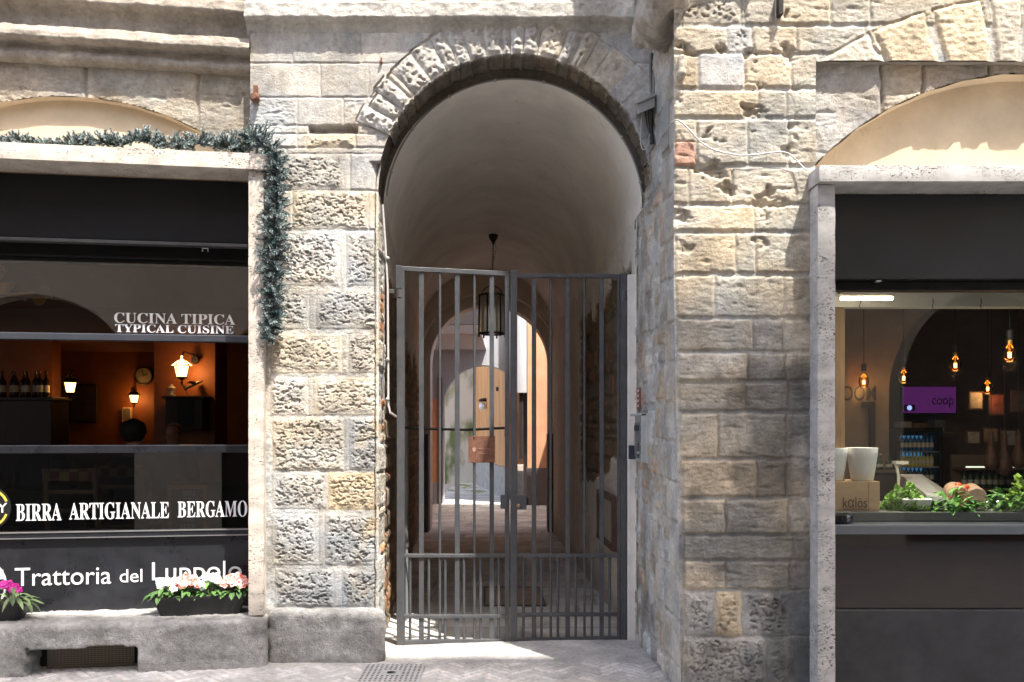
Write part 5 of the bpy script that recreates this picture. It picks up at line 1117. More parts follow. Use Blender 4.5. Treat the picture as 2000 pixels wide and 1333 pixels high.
# ------------------------------------------------------------------ rooms behind the fronts
M_RW = simple("dim_brown_wall", (.15, .115, .085), .85, var=.25, scale=2.5, bump=.2); M_RD = simple("dark_ceiling", (.10, .075, .055), .9, var=.2)
M_TF = simple("room_floor", (.10, .09, .08), .5, var=.2)
rmr = thing("deli_room", "dim brown vaulted delicatessen room behind the right window", "room", (3.2, 7.6, 0))
mb = MB(); mb.box((1.0, 5.16, .0), (1.83, 5.30, 3.0)); mb.box((1.55, 5.3, 0), (1.75, 10.2, 3.4)); mb.build("side_wall", M_RW, rmr)
mb = MB(); mb.box((1.7, 10.2, 0), (7.5, 10.4, 3.6)); mb.build("back_wall", M_RW, rmr)
mb = MB(); mb.box((7.3, 5.2, 0), (7.5, 10.2, 3.4)); mb.box((4.2, 5.14, 0), (7.5, 5.3, 3.4)); mb.build("side_wall", M_RW, rmr)
mb = MB(); mb.box((1.7, 5.2, -.02), (7.5, 10.2, .06)); mb.build("floor", M_TF, rmr)
mb = MB(); mb.box((1.0, 5.31, 3.3), (7.5, 10.4, 3.5)); mb.build("ceiling", M_RD, rmr)
arch_wall("arch_wall", 8.6, 8.8, X(1940, 8.6), 1.05, 1.95, 1.75, 7.3, 3.3, simple("arch_plaster", (.20, .155, .115), .85, var=.2, scale=3), rmr, 40)
mb = MB(); mb.box((1.76, 5.9, Z(600, 5.9)), (4.4, 6.0, Z(572, 5.9))); mb.build("beam", simple("white_beam", (.42, .43, .41), .6), rmr)
mb = MB()
for px in (1680, 1822, 1916):
    q = P(px, 586, 5.88); mb.tube([(q.x, 5.88, q.z + .01), (q.x + .003, 5.88, q.z - .02), (q.x - .006, 5.88, q.z - .045), (q.x + .004, 5.88, q.z - .058)], .003, 6)
mb.build("hook", M_BLACKIRON, rmr)
mb = MB(); mb.box((X(1628, 5.4), 5.36, 0), (X(1645.5, 5.4), 5.44, Z(602, 5.4))); mb.build("post", simple("honey_wood", (.42, .25, .12), .6, var=.2, stretch=(4, 4, .4), scale=10), rmr, bevel=.003)
M_LAMPW = simple("tube_light", (1, .9, .75), .5, emit=(1.0, .80, .55), es=7)
tl_ = thing("tube_lamp", "glowing white tube lamp under the beam at the top of the deli window", "lamp", P(1692, 583, 5.6))
mb = MB(); mb.tube([P(1642, 583.5, 5.6), P(1743, 583, 5.6)], .012, 10); mb.build("tube", M_LAMPW, tl_)
mb = MB(); a, b = P(1640, 577, 5.62), P(1745, 580, 5.62); mb.box((a.x, 5.60, a.z - .004), (b.x, 5.66, a.z + .02)); mb.tube([P(1646, 574, 5.6), P(1630, 579, 5.6)], .004, 6); mb.build("batten", M_SILVER, tl_)
def plight(name, loc, e, col, r=.03, par=None):
    l = bpy.data.lights.new(name, 'POINT'); l.energy = e; l.color = col; l.shadow_soft_size = r; o = bpy.data.objects.new(name, l); COL.objects.link(o)
    o.location = Vector(loc) - wloc(par)
    if par: o.parent = par
al = bpy.data.lights.new("tube_light", 'AREA'); al.shape = 'RECTANGLE'; al.size = .36; al.size_y = .03; al.energy = 7; al.color = (1, .86, .66); ao = bpy.data.objects.new("tube_light", al); COL.objects.link(ao); ao.parent = tl_; ao.location = P(1692, 586, 5.6) + Vector((0, 0, -.012)) - wloc(tl_)
M_BRN0 = simple('dark_counter_wood', (.030, .018, .011), .55, var=.3)
M_FIL = simple("filament", (1, .7, .3), .5, emit=(1.0, .50, .14), es=5)
mA, n_, l_, b_ = new_mat("amber_glass"); n_.remove(b_); tr = N(n_, "ShaderNodeBsdfTransparent"); tr.inputs[0].default_value = (.95, .72, .42, 1); gl0 = N(n_, "ShaderNodeBsdfGlossy"); gl0.inputs["Roughness"].default_value = .02; gl0.inputs[0].default_value = (1, .8, .5, 1)
mx_ = N(n_, "ShaderNodeMixShader"); lw_ = N(n_, "ShaderNodeLayerWeight"); lw_.inputs[0].default_value = .3; l_.new(lw_.outputs["Fresnel"], mx_.inputs[0]); l_.new(tr.outputs[0], mx_.inputs[1]); l_.new(gl0.outputs[0], mx_.inputs[2]); l_.new(mx_.outputs[0], n_["Material Output"].inputs[0])
def pendant(px, py, y, label):
    q = P(px, py, y); t = thing("pendant_bulb", label, "pendant lamp", q, "amber filament bulbs in the deli"); r = .050
    mb = MB(); mb.lathe([(.016, .085), (.022, .065), (.045, .045), (r, .01), (r * .98, -.015), (r * .7, -.045), (.01, -r)], q, 18); mb.build("bulb", mA, t, smooth=80)
    mb = MB()
    for k in range(6):
        a = k * math.pi / 3; mb.tube([(q.x + .009 * math.cos(a), y + .009 * math.sin(a), q.z - .020), (q.x + .009 * math.cos(a), y + .009 * math.sin(a), q.z + .018)], .0025, 5)
    mb.build("filament", M_FIL, t)
    mb = MB(); mb.lathe([(.018, .08), (.019, .10), (.017, .11), (.012, .12)], q, 12); mb.build("collar", simple("brass", (.45, .28, .08), .35, .9), t)
    mb = MB(); mb.lathe([(.020, .11), (.024, .12), (.024, .18), (.01, .19)], q, 12); mb.build("socket", M_BLACKIRON, t)
    mb = MB(); mb.tube([(q.x, y, q.z + .18), (q.x, y, 3.3)], .004, 6); mb.build("cord", M_BLACKIRON, t)
    plight("bulb_light", (q.x, y, q.z - .07), .3, (1, .55, .22), .05, t)
pendant(1972, 694, 6.2, "largest glowing amber bulb hanging near the picture's right edge")
pendant(1866, 714, 7.3, "glowing amber bulb second nearest, hanging above the screen's right end")
pendant(1765, 739, 8.3, "glowing amber bulb hanging just above the purple screen's upper left corner")
pendant(1687, 747, 8.5, "glowing amber bulb hanging before the dark ROOM lettering")
pendant(1929, 760, 8.45, "smallest glowing amber bulb, hanging in front of the pictures")
# wall screen
ys = 9.6; tv = thing("wall_screen", "purple glowing flat screen on the deli's back wall", "screen", P(1815, 781, ys))
a, b = P(1761, 809, ys), P(1869, 754, ys); mb = MB(); mb.box((a.x, ys, a.z), (b.x, ys + .04, b.z)); mb.build("case", M_BLACKIRON, tv, bevel=.004)
mb = MB(); mb.box((a.x + .012, ys - .003, a.z + .012), (b.x - .012, ys, b.z - .012)); mb.build("display", simple("purple_display", (.05, .01, .06), .3, emit=(.16, .025, .20), es=.09), tv)
M_DARKP = simple("dark_violet", (.02, .005, .03), .4); M_LBL = simple("screen_blue", (.1, .1, .2), .4, emit=(.16, .22, .55), es=.6)
letters("coop", P(1820, 0, ys).x, P(1862, 0, ys).x, P(0, 797, ys).z, P(0, 778, ys).z, "screen_text", simple("faint_violet", (.030, .008, .040), .4), tv, None, ys - .006)
a, b = P(1765, 803, ys), P(1787, 791, ys); mb = MB(); mb.box((a.x, ys - .006, a.z), (b.x, ys - .0045, b.z)); mb.build("inset", M_DARKP, tv); mb = MB(); mb.lathe([(.028, -.006), (.028, -.008)], ((a.x + b.x) / 2, ys, (a.z + b.z) / 2), 16, axis='y'); mb.build("inset", M_LBL, tv)
# wall lettering ROOM on the back wall
yr = 8.55; M_INK = simple("black_paint", (.012, .010, .010), .7)
wt = letters("ROOM", P(1628, 0, yr).x, P(1711, 0, yr).x, P(0, 783, yr).z, P(0, 754, yr).z, "wall_lettering", M_INK, None, None, yr, bold=.004); w0_ = P(1670, 783, yr)
wt.data.transform(Matrix.Translation(-w0_)); wt.location = w0_; tag(wt, "black ROOM lettering on the brown wall left of the purple screen", "lettering")
mb = MB(); q = P(1710, 785, yr); mb.prism([(q.x - .13, q.z), (q.x, q.z), (q.x, q.z - .62), (q.x - .06, q.z - .62), (q.x - .06, q.z - .06), (q.x - .13, q.z - .06)], yr, yr + .02); tag(mb.build("wall_lettering", M_INK, None, q), "large black bar shaped stroke on the wall under the ROOM lettering", "lettering")
# drinks fridge with bottles
yf = 8.9; fr_ = thing("drinks_fridge", "lit drinks fridge with rows of bottles behind the counter", "fridge", P(1797, 960, yf)); a, b = P(1758, 985, yf), P(1836, 845, yf)
mb = MB(); mb.box((a.x - .03, yf + .4, a.z - .5), (b.x + .03, yf + .44, b.z + .05)); mb.box((a.x - .03, yf, a.z - .5), (a.x, yf + .4, b.z + .05)); mb.box((b.x, yf, a.z - .5), (b.x + .03, yf + .4, b.z + .05)); mb.box((a.x, yf, b.z), (b.x, yf + .4, b.z + .05)); mb.build("case", M_DARK, fr_)
mb = MB(); mb.box((a.x, yf + .385, a.z), (b.x, yf + .395, b.z - .02)); mb.build("back_light", simple("fridge_glow", (.1, .2, .3), .5, emit=(.10, .30, .55), es=.09), fr_)
shz = [Z(882, yf), Z(912, yf), Z(945, yf), Z(985, yf)]
for z in shz: mb = MB(); mb.box((a.x, yf + .02, z - .012), (b.x, yf + .38, z)); mb.build("shelf", M_SILVER, fr_)
M_BOT = [simple("blue_bottle", (.03, .10, .22), .2), simple("green_bottle", (.03, .07, .03), .2), simple("dark_bottle", (.02, .015, .012), .2), simple("yellow_can", (.42, .40, .12), .4)]
M_LABEL = simple("paper_label", (.45, .43, .38), .7)
def bottle_proto(name, label, loc, mat, h, r, group):
    t = thing(name, label, "bottle", loc, group); mb = MB(); q = Vector(loc)
    mb.lathe([(r * .9, 0), (r, .01), (r, h * .55), (r * .85, h * .64), (r * .35, h * .76), (r * .32, h * .96), (r * .4, h * .97), (r * .4, h)], q, 12); mb.build("glass", mat, t, smooth=50)
    mb = MB(); mb.lathe([(r * 1.03, h * .2), (r * 1.03, h * .45)], q, 12); mb.build("label", M_LABEL, t, smooth=50); return t
def dup(root, loc, label=None):
    r = root.copy(); COL.objects.link(r); r.location = loc
    if label: r["label"] = label
    for ch in root.children:
        c = ch.copy(); COL.objects.link(c); c.parent = r
    return r
for z, mt, lab, nn, h in ((shz[0], M_BOT[0], "blue water bottle on the lit fridge's top shelf", 9, .20), (shz[1], M_BOT[3], "pale yellow bottle on the fridge's middle shelf", 10, .15), (shz[2], M_BOT[2], "dark beer bottle on the fridge's lower shelf", 9, .19), (shz[3], M_BOT[2], "dark bottle at the bottom of the lit fridge", 8, .2)):
    pr = None
    for i in range(nn):
        loc = (a.x + .03 + (b.x - a.x - .06) * i / (nn - 1), yf + .12, z)
        if pr is None: pr = bottle_proto("bottle", lab, loc, mt, h, .021, lab.replace("bottle", "bottles"))
        else: dup(pr, loc)
# shelf wall with dark bottles, light strip and framed pictures at right
ysh = 8.55; sh = thing("shelf_unit", "dark wall shelf of bottles with a pale light strip along its edge", "shelf", P(1945, 1000, ysh)); a, b = P(1884, 1010, ysh), P(2060, 890, ysh)
mb = MB(); mb.box((a.x, ysh + .25, a.z - .6), (b.x, ysh + .28, b.z)); mb.build("back_panel", M_RD, sh)
szs = [Z(915, ysh), Z(955, ysh), Z(1000, ysh)]
for z in szs: mb = MB(); mb.box((a.x, ysh, z - .02), (b.x, ysh + .25, z)); mb.build("board", M_WDK, sh)
mb = MB(); mb.box((P(1886, 0, ysh).x, ysh - .012, Z(913, ysh) - .004), (b.x, ysh - .001, Z(913, ysh) + .010)); mb.build("light_strip", simple("strip_light", (.6, .6, .5), .5, emit=(.8, .85, .65), es=.3), sh)
for z, lab in ((szs[1], "dark wine bottle on the upper board of the shelf at right"), (szs[2], "dark wine bottle on the lower board of the shelf at right")):
    pr = None
    for i in range(14):
        loc = (a.x + .05 + i * .064, ysh + .1, z)
        if pr is None: pr = bottle_proto("bottle", lab, loc, M_BOT[1], .19, .026, lab.replace("bottle", "bottles"))
        else: dup(pr, loc)
ypic = 8.56; rngp = random.Random(8)
for i, (p0, q0, p1, q1, lab) in enumerate(((1893, 765, 1920, 800, "tilted pale poster beside the smallest bulb"), (1932, 770, 1962, 812, "red and white picture above the shelf unit"), (1975, 762, 2010, 806, "dark framed picture at the right edge above the shelf"), (1888, 842, 1915, 868, "small square photo at the left end of the lower picture row"), (1920, 836, 1950, 866, "small brown photo in the middle of the lower picture row"), (1955, 840, 1985, 872, "small grey photo at the right of the lower picture row"))):
    a, b = P(p0, q1, ypic), P(p1, q0, ypic); t = thing("picture", lab, "picture", ((a.x + b.x) / 2, ypic, a.z), "pictures on the deli wall")
    mb = MB(); mb.box((a.x, ypic, a.z), (b.x, ypic + .02, b.z)); mb.build("frame", M_WDK, t, bevel=.002)
    mb = MB(); mb.box((a.x + .012, ypic - .003, a.z + .012), (b.x - .012, ypic - .0005, b.z - .012)); mb.build("print", simple("faded_print", ((.30, .26, .20), (.30, .10, .08), (.12, .10, .09), (.26, .24, .21), (.22, .16, .11), (.24, .24, .24))[i], .6, var=.5, scale=14), t)
# deli counter: white sloped display case, shelf inside the window
dcs = thing("display_case", "white sloped deli display case behind the greens", "counter", P(1790, 1000, 6.9)); 
mb = MB(); a = P(1757, 926, 7.1); b = P(1812, 964, 6.3)
mb.hexa([(a.x, 7.1, .9), (b.x + .05, 6.3, .9), (b.x + .5, 6.3, .9), (a.x + .4, 7.5, .9), (a.x, 7.1, a.z), (b.x - .02, 6.3, b.z), (b.x + .1, 6.3, b.z - .02), (a.x + .19, 7.1, a.z)]); mb.build("case", simple("white_enamel", (.55, .56, .54), .35), dcs, bevel=.01)
mb = MB(); mb.tube([P(1747, 903, 6.8), P(1752, 915, 6.8), P(1755, 930, 6.8), P(1754, 965, 6.8)], .012, 8); mb.box(tuple(P(1747, 907, 6.8) + Vector((0, -.03, 0))), tuple(P(1771, 901, 6.8) + Vector((0, .05, 0)))); mb.build("bracket", simple("cream_bracket", (.5, .49, .42), .4), dcs)
ws = thing("window_shelf", "grey metal shelf inside the deli window carrying crate and greens", "shelf", (2.9, 5.35, Z(1001, 5.3)))
zsf = Z(1000, 5.25); mb = MB(); mb.box((XW0 + .01, 5.22, zc1 + .002), (XW1, 5.25, zsf)); mb.box((XW0 + .01, 5.25, zsf - .03), (XW1, 6.0, zsf)); mb.build("top", simple("shelf_grey", (.15, .155, .15), .35, .3, var=.1), ws, bevel=.003)
# jars, boxes and hanging hams that crowd the back of the deli
rngc = random.Random(12); bk = thing("back_counter", "dark back counter crowded with jars below the purple screen", "counter", (X(1815, 8.0), 8.0, .06)); a, b = P(1700, 1000, 8.0), P(1765, 925, 8.0)
mb = MB(); mb.box((a.x, 8.0, .06), (b.x, 8.4, b.z)); mb.build("body", M_BRN0, bk, bevel=.005); mb = MB(); mb.box((a.x - .02, 7.97, b.z + .001), (b.x + .02, 8.42, b.z + .03)); mb.build("top", M_RD, bk, bevel=.004)
pj = None
for i in range(7):
    loc = (a.x + .03 + i * .045, 8.1 + .06 * (i % 2), b.z + .031)
    if pj is None: pj = bottle_proto("jar", "small dark jar on the back counter", loc, M_BOT[1], .12, .02, "jars on the back counter")
    else: dup(pj, loc)
for px, py, h, lab in ((1936, 850, .34, "cured ham hanging below the picture row, left one"), (1962, 852, .38, "cured ham hanging below the picture row, middle one"), (1990, 850, .32, "cured ham hanging below the picture row at the right edge")):
    q = P(px, py, 8.1); t = thing("hanging_ham", lab, "ham", q, "hams hanging in the deli"); mb = MB(); mb.lathe([(.01, .05), (.022, .0), (.03, -h * .3), (.06, -h * .6), (.07, -h * .8), (.045, -h * .96), (.005, -h)], q, 14); mb.build("ham", simple("cured_rind", (.10, .05, .03), .6, var=.4, scale=12), t, smooth=60); mb = MB(); mb.tube([q + Vector((0, 0, .05)), (q.x, q.y, 3.3)], .003, 5); mb.build("string", M_BLACKIRON, t)
for px, py, w, h, c, lab in ((1770, 834, 22, 22, (.30, .27, .22), "pale carton on the ledge below the purple screen"), (1798, 838, 30, 18, (.16, .09, .05), "brown carton on the ledge below the purple screen"), (1836, 836, 20, 26, (.10, .10, .10), "black box on the ledge below the purple screen's right end")):
    a, b = P(px - w / 2, 846, 9.3), P(px + w / 2, 846 - h, 9.3); a.z = 1.545; t = thing("box", lab, "box", a, "boxes under the screen"); mb = MB(); mb.box((a.x, 9.3, a.z), (b.x, 9.45, b.z)); mb.build("carton", simple("carton", c, .7, var=.2), t, bevel=.003); mb = MB(); mb.box((a.x + .02, 9.297, a.z + .02), (b.x - .02, 9.2995, a.z + .05)); mb.build("label", M_LABEL, t)
lg = thing("ledge", "thin dark ledge with boxes under the purple screen", "shelf", P(1800, 846, 9.3)); mb = MB(); mb.box((X(1740, 9.3), 9.25, 1.51), (X(1860, 9.3), 9.55, 1.543)); mb.build("board", M_RD, lg); mb = MB(); mb.box((X(1750, 9.3), 9.5, 1.3), (X(1850, 9.3), 10.2, 1.51)); mb.build("support", M_RD, lg)
# crate, cups, dish
yc = 5.30; a, b = P(1622, 999, yc), P(1718, 941, yc); a.z = zsf + .001
crt = thing("wooden_crate", "pale wooden gift crate with burnt lettering on the window shelf", "crate", ((a.x + b.x) / 2, yc, a.z))
M_PINE = simple("pale_pine", (.56, .38, .22), .6, var=.12, scale=8, stretch=(1, 4, 8), bump=.1, bscale=40)
mb = MB(); mb.box((a.x, yc, a.z), (b.x - .07, yc + .012, b.z)); mb.build("front_board", M_PINE, crt, bevel=.001)
mb = MB(); mb.box((b.x - .0695, yc - .003, a.z), (b.x, yc + .21, b.z)); mb.build("end_board", M_PINE, crt, bevel=.0015)
mb = MB(); mb.box((a.x, yc + .012, a.z), (b.x - .0695, yc + .21, b.z)); mb.build("lid", M_PINE, crt, bevel=.002)
M_BURN = simple("burnt_brown", (.13, .06, .03), .8); letters("kalòs".replace("a", "α"), P(1646, 0, yc).x, P(1693, 0, yc).x, P(0, 992, yc).z, P(0, 972, yc).z, "lettering", M_BURN, crt, None, yc - .002)
mb = MB(); q = P(1646, 994, yc); q2 = P(1693, 995, yc); mb.box((q.x, yc - .003, q2.z - .001), (q2.x, yc - .0005, q.z)); mb.build("underline", M_BURN, crt)
M_PORC = simple("white_porcelain", (.68, .68, .66), .28)
def cup(px, label):
    y = yc + .10; c = P(px, 940, y); h = P(0, 875, y).z - b.z; c.z = b.z + .001; s = y / F
    t = thing("white_vase", label, "vase", c, "white vases on the crate"); mb = MB()
    mb.lathe([(19 * s, 0), (20.5 * s, .004), (24 * s, h * .35), (27.5 * s, h * .75), (29 * s, h * .99), (28.5 * s, h), (27.8 * s, h * .985), (20 * s, .03)], c, 32); mb.build("body", M_PORC, t, smooth=50)
    letters("RONA", c.x + 14 * s, c.x + 27 * s, c.z + h * .80, c.z + h * .84, "mark", simple("grey_mark", (.3, .3, .3), .6), t, None, c.y - 27.2 * s)
cup(1684, "white tapered vase standing whole on the crate's right half"); cup(1625, "white tapered vase half hidden by the travertine jamb")
dh = thing("black_dish", "round black glass dish on the counter ledge beside the jamb", "dish", P(1650, 1025, 5.12)); c = P(1645, 1024, 5.17); c.z = zc1 + .001
c = Vector((X(1648, 5.075), 5.083, zc1 + .001)); mb = MB(); mb.lathe([(.088, 0), (.098, .01), (.100, .045), (.096, .055), (.085, .052), (.078, .02)], (c.x, 5.20, c.z), 30)
dh.location = (c.x, 5.20, c.z); WO[dh.name] = Vector((c.x, 5.20, c.z)); mb.build("dish", simple("black_glass", (.008, .008, .009), .08), dh, smooth=40)
ld = thing("light_strip", "thin white light strip hanging above the greens at right", "lamp", P(1945, 978, 5.62)); mb = MB(); a, b = P(1889, 980, 5.66), P(2070, 978, 5.66); mb.box((a.x, 5.655, a.z - .004), (b.x, 5.675, a.z + .006)); mb.build("strip", simple("led_strip", (.8, .8, .7), .5, emit=(.95, 1.0, .75), es=.8), ld)
mb = MB(); mb.box((a.x - .008, 5.65, zsf), (a.x, 5.68, a.z + .01)); mb.build("support", M_SILVER, ld)
al = bpy.data.lights.new("display_fill", 'AREA'); al.shape = 'RECTANGLE'; al.size = 1.6; al.size_y = .04; al.energy = 5.5; al.color = (1, .95, .82); ao = bpy.data.objects.new("display_fill", al); COL.objects.link(ao); ao.location = (2.9, 5.55, 2.44); ao.rotation_euler = (0, 0, 0)  # added fill light over the window shelf, no lamp hangs here
# greens, bowl, salami, tomatoes
M_GREEN = simple("salad_green", (.2, .35, .06), .5, attr=True, var=.25, scale=50)
def salad(px, py, y, rx, rz, label, col, seed, frill=False, n=90, name="salad_greens"):
    rng = random.Random(seed); q = P(px, py, y); q.z = zsf; t = thing(name, label, "greens", q); mb = MB(); s = y / F
    for i in range(n):
        a = rng.uniform(0, math.pi * 2); h = rng.random(); r = math.sqrt(rng.random())
        p = (q.x + rx * s * r * math.cos(a), y + .10 * r * math.sin(a), q.z + .004 + rz * s * (1 - r * r) * h)
        d = (math.cos(a) + rng.gauss(0, .5), math.sin(a) * .6 - .3, rng.uniform(-.2, 1.0)); g = rng.uniform(.55, 1.35); c = tuple(v * g for v in col)
        if frill:
            d = Vector(d).normalized(); sd_ = d.orthogonal().normalized(); L = rng.uniform(.03, .05); k = 7; vs = [Vector(p)]
            nn = d.cross(sd_)
            for m_ in range(k):
                tt = (m_ / (k - 1) - .5) * 2; vs.append(Vector(p) + d * L * (1 - .35 * tt * tt) + sd_ * L * .75 * tt + nn * rng.uniform(-.012, .012))
            mb.add(vs, [(0, m_ + 1, m_ + 2) for m_ in range(k - 1)], c)
        else: leaf(mb, p, d, (0, 0, 1), rng.uniform(.05, .09), rng.uniform(.022, .04), c, rng.uniform(.1, .7))
    mb.build("leaves", M_GREEN, t, recalc=False)
salad(1768, 1000, 5.38, 38, 44, "frilly pale green lettuce beside the white bowl", (.20, .36, .06), 1, True, 330, "lettuce")
salad(1856, 1000, 5.36, 52, 36, "dark flat leaved greens before the salami", (.08, .26, .03), 2, False, 150)
salad(1972, 1000, 5.36, 44, 44, "loose long leaved greens at the picture's right edge", (.10, .24, .05), 3, False, 130)
salad(2003, 1000, 5.55, 24, 66, "bright frilly lettuce cut off by the right picture edge", (.24, .38, .06), 4, True, 130, "lettuce")
bw = Vector((X(1789, 5.30), 5.33, zsf + .001)); t = thing("white_bowl", "square white bowl among the lettuce", "bowl", bw); mb = MB(); s = 5.33 / F
hx = 30 * s; mb.hexa([(bw.x - hx * .8, 5.29, bw.z), (bw.x + hx * .8, 5.29, bw.z), (bw.x + hx * .8, 5.40, bw.z), (bw.x - hx * .8, 5.40, bw.z), (bw.x - hx, 5.27, bw.z + 24 * s), (bw.x + hx, 5.27, bw.z + 24 * s), (bw.x + hx, 5.42, bw.z + 24 * s), (bw.x - hx, 5.42, bw.z + 24 * s)]); mb.build("bowl", M_PORC, t, bevel=.012, seg=4)
M_SKIN = simple("salami_skin", (.36, .24, .16), .7, var=.3, scale=20); M_MEAT = simple("salami_cut", (.50, .20, .16), .5, var=.6, scale=90); M_MEAT2 = simple("ham_cut", (.42, .30, .25), .5, var=.35, scale=30)
for px, py, r, y, lab, mt in ((1873, 970, 20, 5.62, "cut salami with marbled red face lying in the greens", M_MEAT), (1908, 972, 19, 5.60, "round pale ham end beside the marbled salami", M_MEAT2)):
    q = P(px, py, y); rr = r * y / F; t = thing("salami", lab, "salami", q); mb = MB(); d = Vector((.35, 1, .08)).normalized(); mb.tube([q, q + d * .02, q + d * .22, q + d * .26], [rr * .97, rr, rr, rr * .6], 24); mb.build("body", M_SKIN, t, smooth=50)
    mb = MB(); mb.tube([q - d * .003, q - d * .0005], [rr * .9, rr * .94], 24); mb.build("cut_face", mt, t)
    mb = MB(); mb.box((q.x - rr, y + .03, zsf), (q.x + rr, y + .16, q.z - rr * .96)); mb.build("stand", M_PINE, t)
for px, py, lab in ((1872, 949, "red tomato resting on top of the salami, left one"), (1886, 953, "red tomato right of the other tomato on the salami")):
    q = P(px, py, 5.68); t = thing("tomato", lab, "tomato", q, "tomatoes on the salami"); mb = MB(); mb.ball(q, .026, 16, (1, 1, .85)); mb.build("fruit", simple("tomato_red", (.55, .07, .02), .3), t, smooth=80); mb = MB(); mb.lathe([(.008, .020), (.002, .026)], q, 6); mb.build("stalk", M_GREEN, t)

# ------------------------------------------------------------------ restaurant room
M_OW = simple("burnt_orange_wall", (.20, .06, .013), .6, var=.25, scale=3, bump=.2); M_OC = simple("dark_orange_ceiling", (.16, .055, .02), .8, var=.2); M_BRN = simple("dark_wood", (.030, .018, .011), .55, var=.3, stretch=(1, 1, .2))
rm = thing("dining_room", "dark orange restaurant room behind the left window", "room", (-4.2, 8.5, .33))
FZ = .34
mb = MB(); mb.box((-10, 12, FZ), (-1.5, 12.2, 3.3)); mb.build("back_wall", M_OW, rm)
mb = MB(); mb.box((-1.72, 6.35, FZ), (-1.55, 12, 3.3)); mb.box((-10.2, 5, FZ), (-10, 12, 3.3)); mb.build("side_wall", M_OW, rm)
fp = [LB(-8, .5, 0), LB(.02, .5, 0), Vector((-1.56, 12.1, 0)), Vector((-10, 12.1, 0))]; lift = lambda h: [p + Vector((0, 0, h)) for p in fp]
mb = MB(); mb.hexa(lift(0) + lift(FZ)); mb.build("floor", M_TF, rm)
mb = MB(); mb.box((-10, 7.6, Z(688, 12)), (-1.72, 12, 3.3)); mb.build("ceiling", M_OC, rm)
mb = MB(); mb.hexa(lift(3.31) + lift(3.5)); mb.build("ceiling", simple("dark_upper_ceiling", (.05, .035, .025), .9), rm)
mb = MB(); mb.box((X(301, 9.5), 9.5, FZ), (X(420, 9.5), 9.9, 2.7)); mb.build("pillar", M_OW, rm)
mb = MB(); mb.box((X(-200, 10.4), 10.4, FZ), (X(102, 10.4), 10.6, 2.7)); mb.build("partition", M_OW, rm)
M_LG = simple("lit_lantern_glass", (1, .8, .5), .4, emit=(1.0, .62, .24), es=.95)
def wall_lantern(px, py, y, w, label, wallside, e, dz=0):
    q = P(px, py, y); t = thing("wall_lantern", label, "lantern", q, "lit wall lanterns in the dining room"); W = w
    mb = MB(); 
    def sq(r, z): return [(q.x + r * math.cos(a + .5), y + r * math.sin(a + .5), q.z + z) for a in (math.pi / 4, 3 * math.pi / 4, 5 * math.pi / 4, 7 * math.pi / 4)]
    lo_, hi_ = sq(W * .40, -W * .55), sq(W * .62, W * .28)
    mb.add(lo_ + hi_, [(0, 1, 5, 4), (1, 2, 6, 5), (2, 3, 7, 6), (3, 0, 4, 7), (0, 3, 2, 1)]); mb.build("glass", M_LG, t)
    mb = MB(); tp = sq(W * .25, W * .62)
    for i in range(4):
        mb.tube([lo_[i], hi_[i]], W * .028, 5); mb.tube([hi_[i], hi_[(i + 1) % 4]], W * .045, 5); mb.tube([lo_[i], lo_[(i + 1) % 4]], W * .04, 5); mb.tube([hi_[i], tp[i]], W * .03, 5)
    mb.lathe([(W * .42, -W * .56), (W * .2, -W * .68), (W * .06, -W * .75), (W * .08, -W * .95), (W * .01, -W * 1.15)], q, 8); mb.build("frame", M_BLACKIRON, t)
    mb = MB(); mb.lathe([(W * .74, W * .28), (W * .30, W * .62), (W * .12, W * .68), (W * .05, W * .8), (W * .09, W * .9), (W * .01, W * 1.0)], q, 4); o = mb.build("roof", M_BLACKIRON if wallside != 'p' else M_LG, t)
    mb = MB(); sx = -1 if wallside == 'l' else 1
    bx = q.x + (-W * 1.0 if wallside == 'l' else W * .35); by = y + .26 if wallside == 'p' else y + .30
    mb.tube([(q.x, y, q.z + W * .95), (q.x, y + .06, q.z + W * 1.25), (bx, by - .02, q.z + W * 1.1), (bx, by, q.z + W * .6)], W * .07, 6); mb.lathe([(W * .25, 0), (W * .32, -.01), (W * .25, -.03)], (bx, by, q.z + W * .8), 12, axis='y'); mb.build("bracket", M_BLACKIRON, t)
    plight("lantern_light", (q.x + (.25 * W if wallside == 'p' else -.6 * W), y + .13, q.z - .02), e, (1.0, .45, .12), .04, t)
wall_lantern(355, 722, 9.2, .155, "largest lit lantern on the orange pillar above the dark cabinet", 'p', .8)
wall_lantern(137, 754, 10.1, .150, "lit lantern at left beside the shelf of bottles", 'l', .6)
wall_lantern(262, 777, 11.7, .130, "smallest lit lantern, below and left of the clock", 'l', .6)
# clock
q = P(282, 735, 11.95); t = thing("wall_clock", "round pale wall clock between the two right lanterns", "clock", q)
mb = MB(); mb.lathe([(.13, .0), (.13, -.03), (.115, -.04), (.112, -.03)], q, 28, axis='y'); mb.build("case", M_BRN, t, smooth=40)
mb = MB(); mb.lathe([(.112, -.02), (.112, -.031)], q, 28, axis='y'); mb.build("dial", simple("dial_cream", (.5, .44, .34), .6), t)
mb = MB(); mb.tube([q + Vector((0, -.034, 0)), q + Vector((.055, -.034, .03))], .005, 5); mb.tube([q + Vector((0, -.034, 0)), q + Vector((-.02, -.034, .085))], .004, 5); mb.build("hands", M_INK, t)
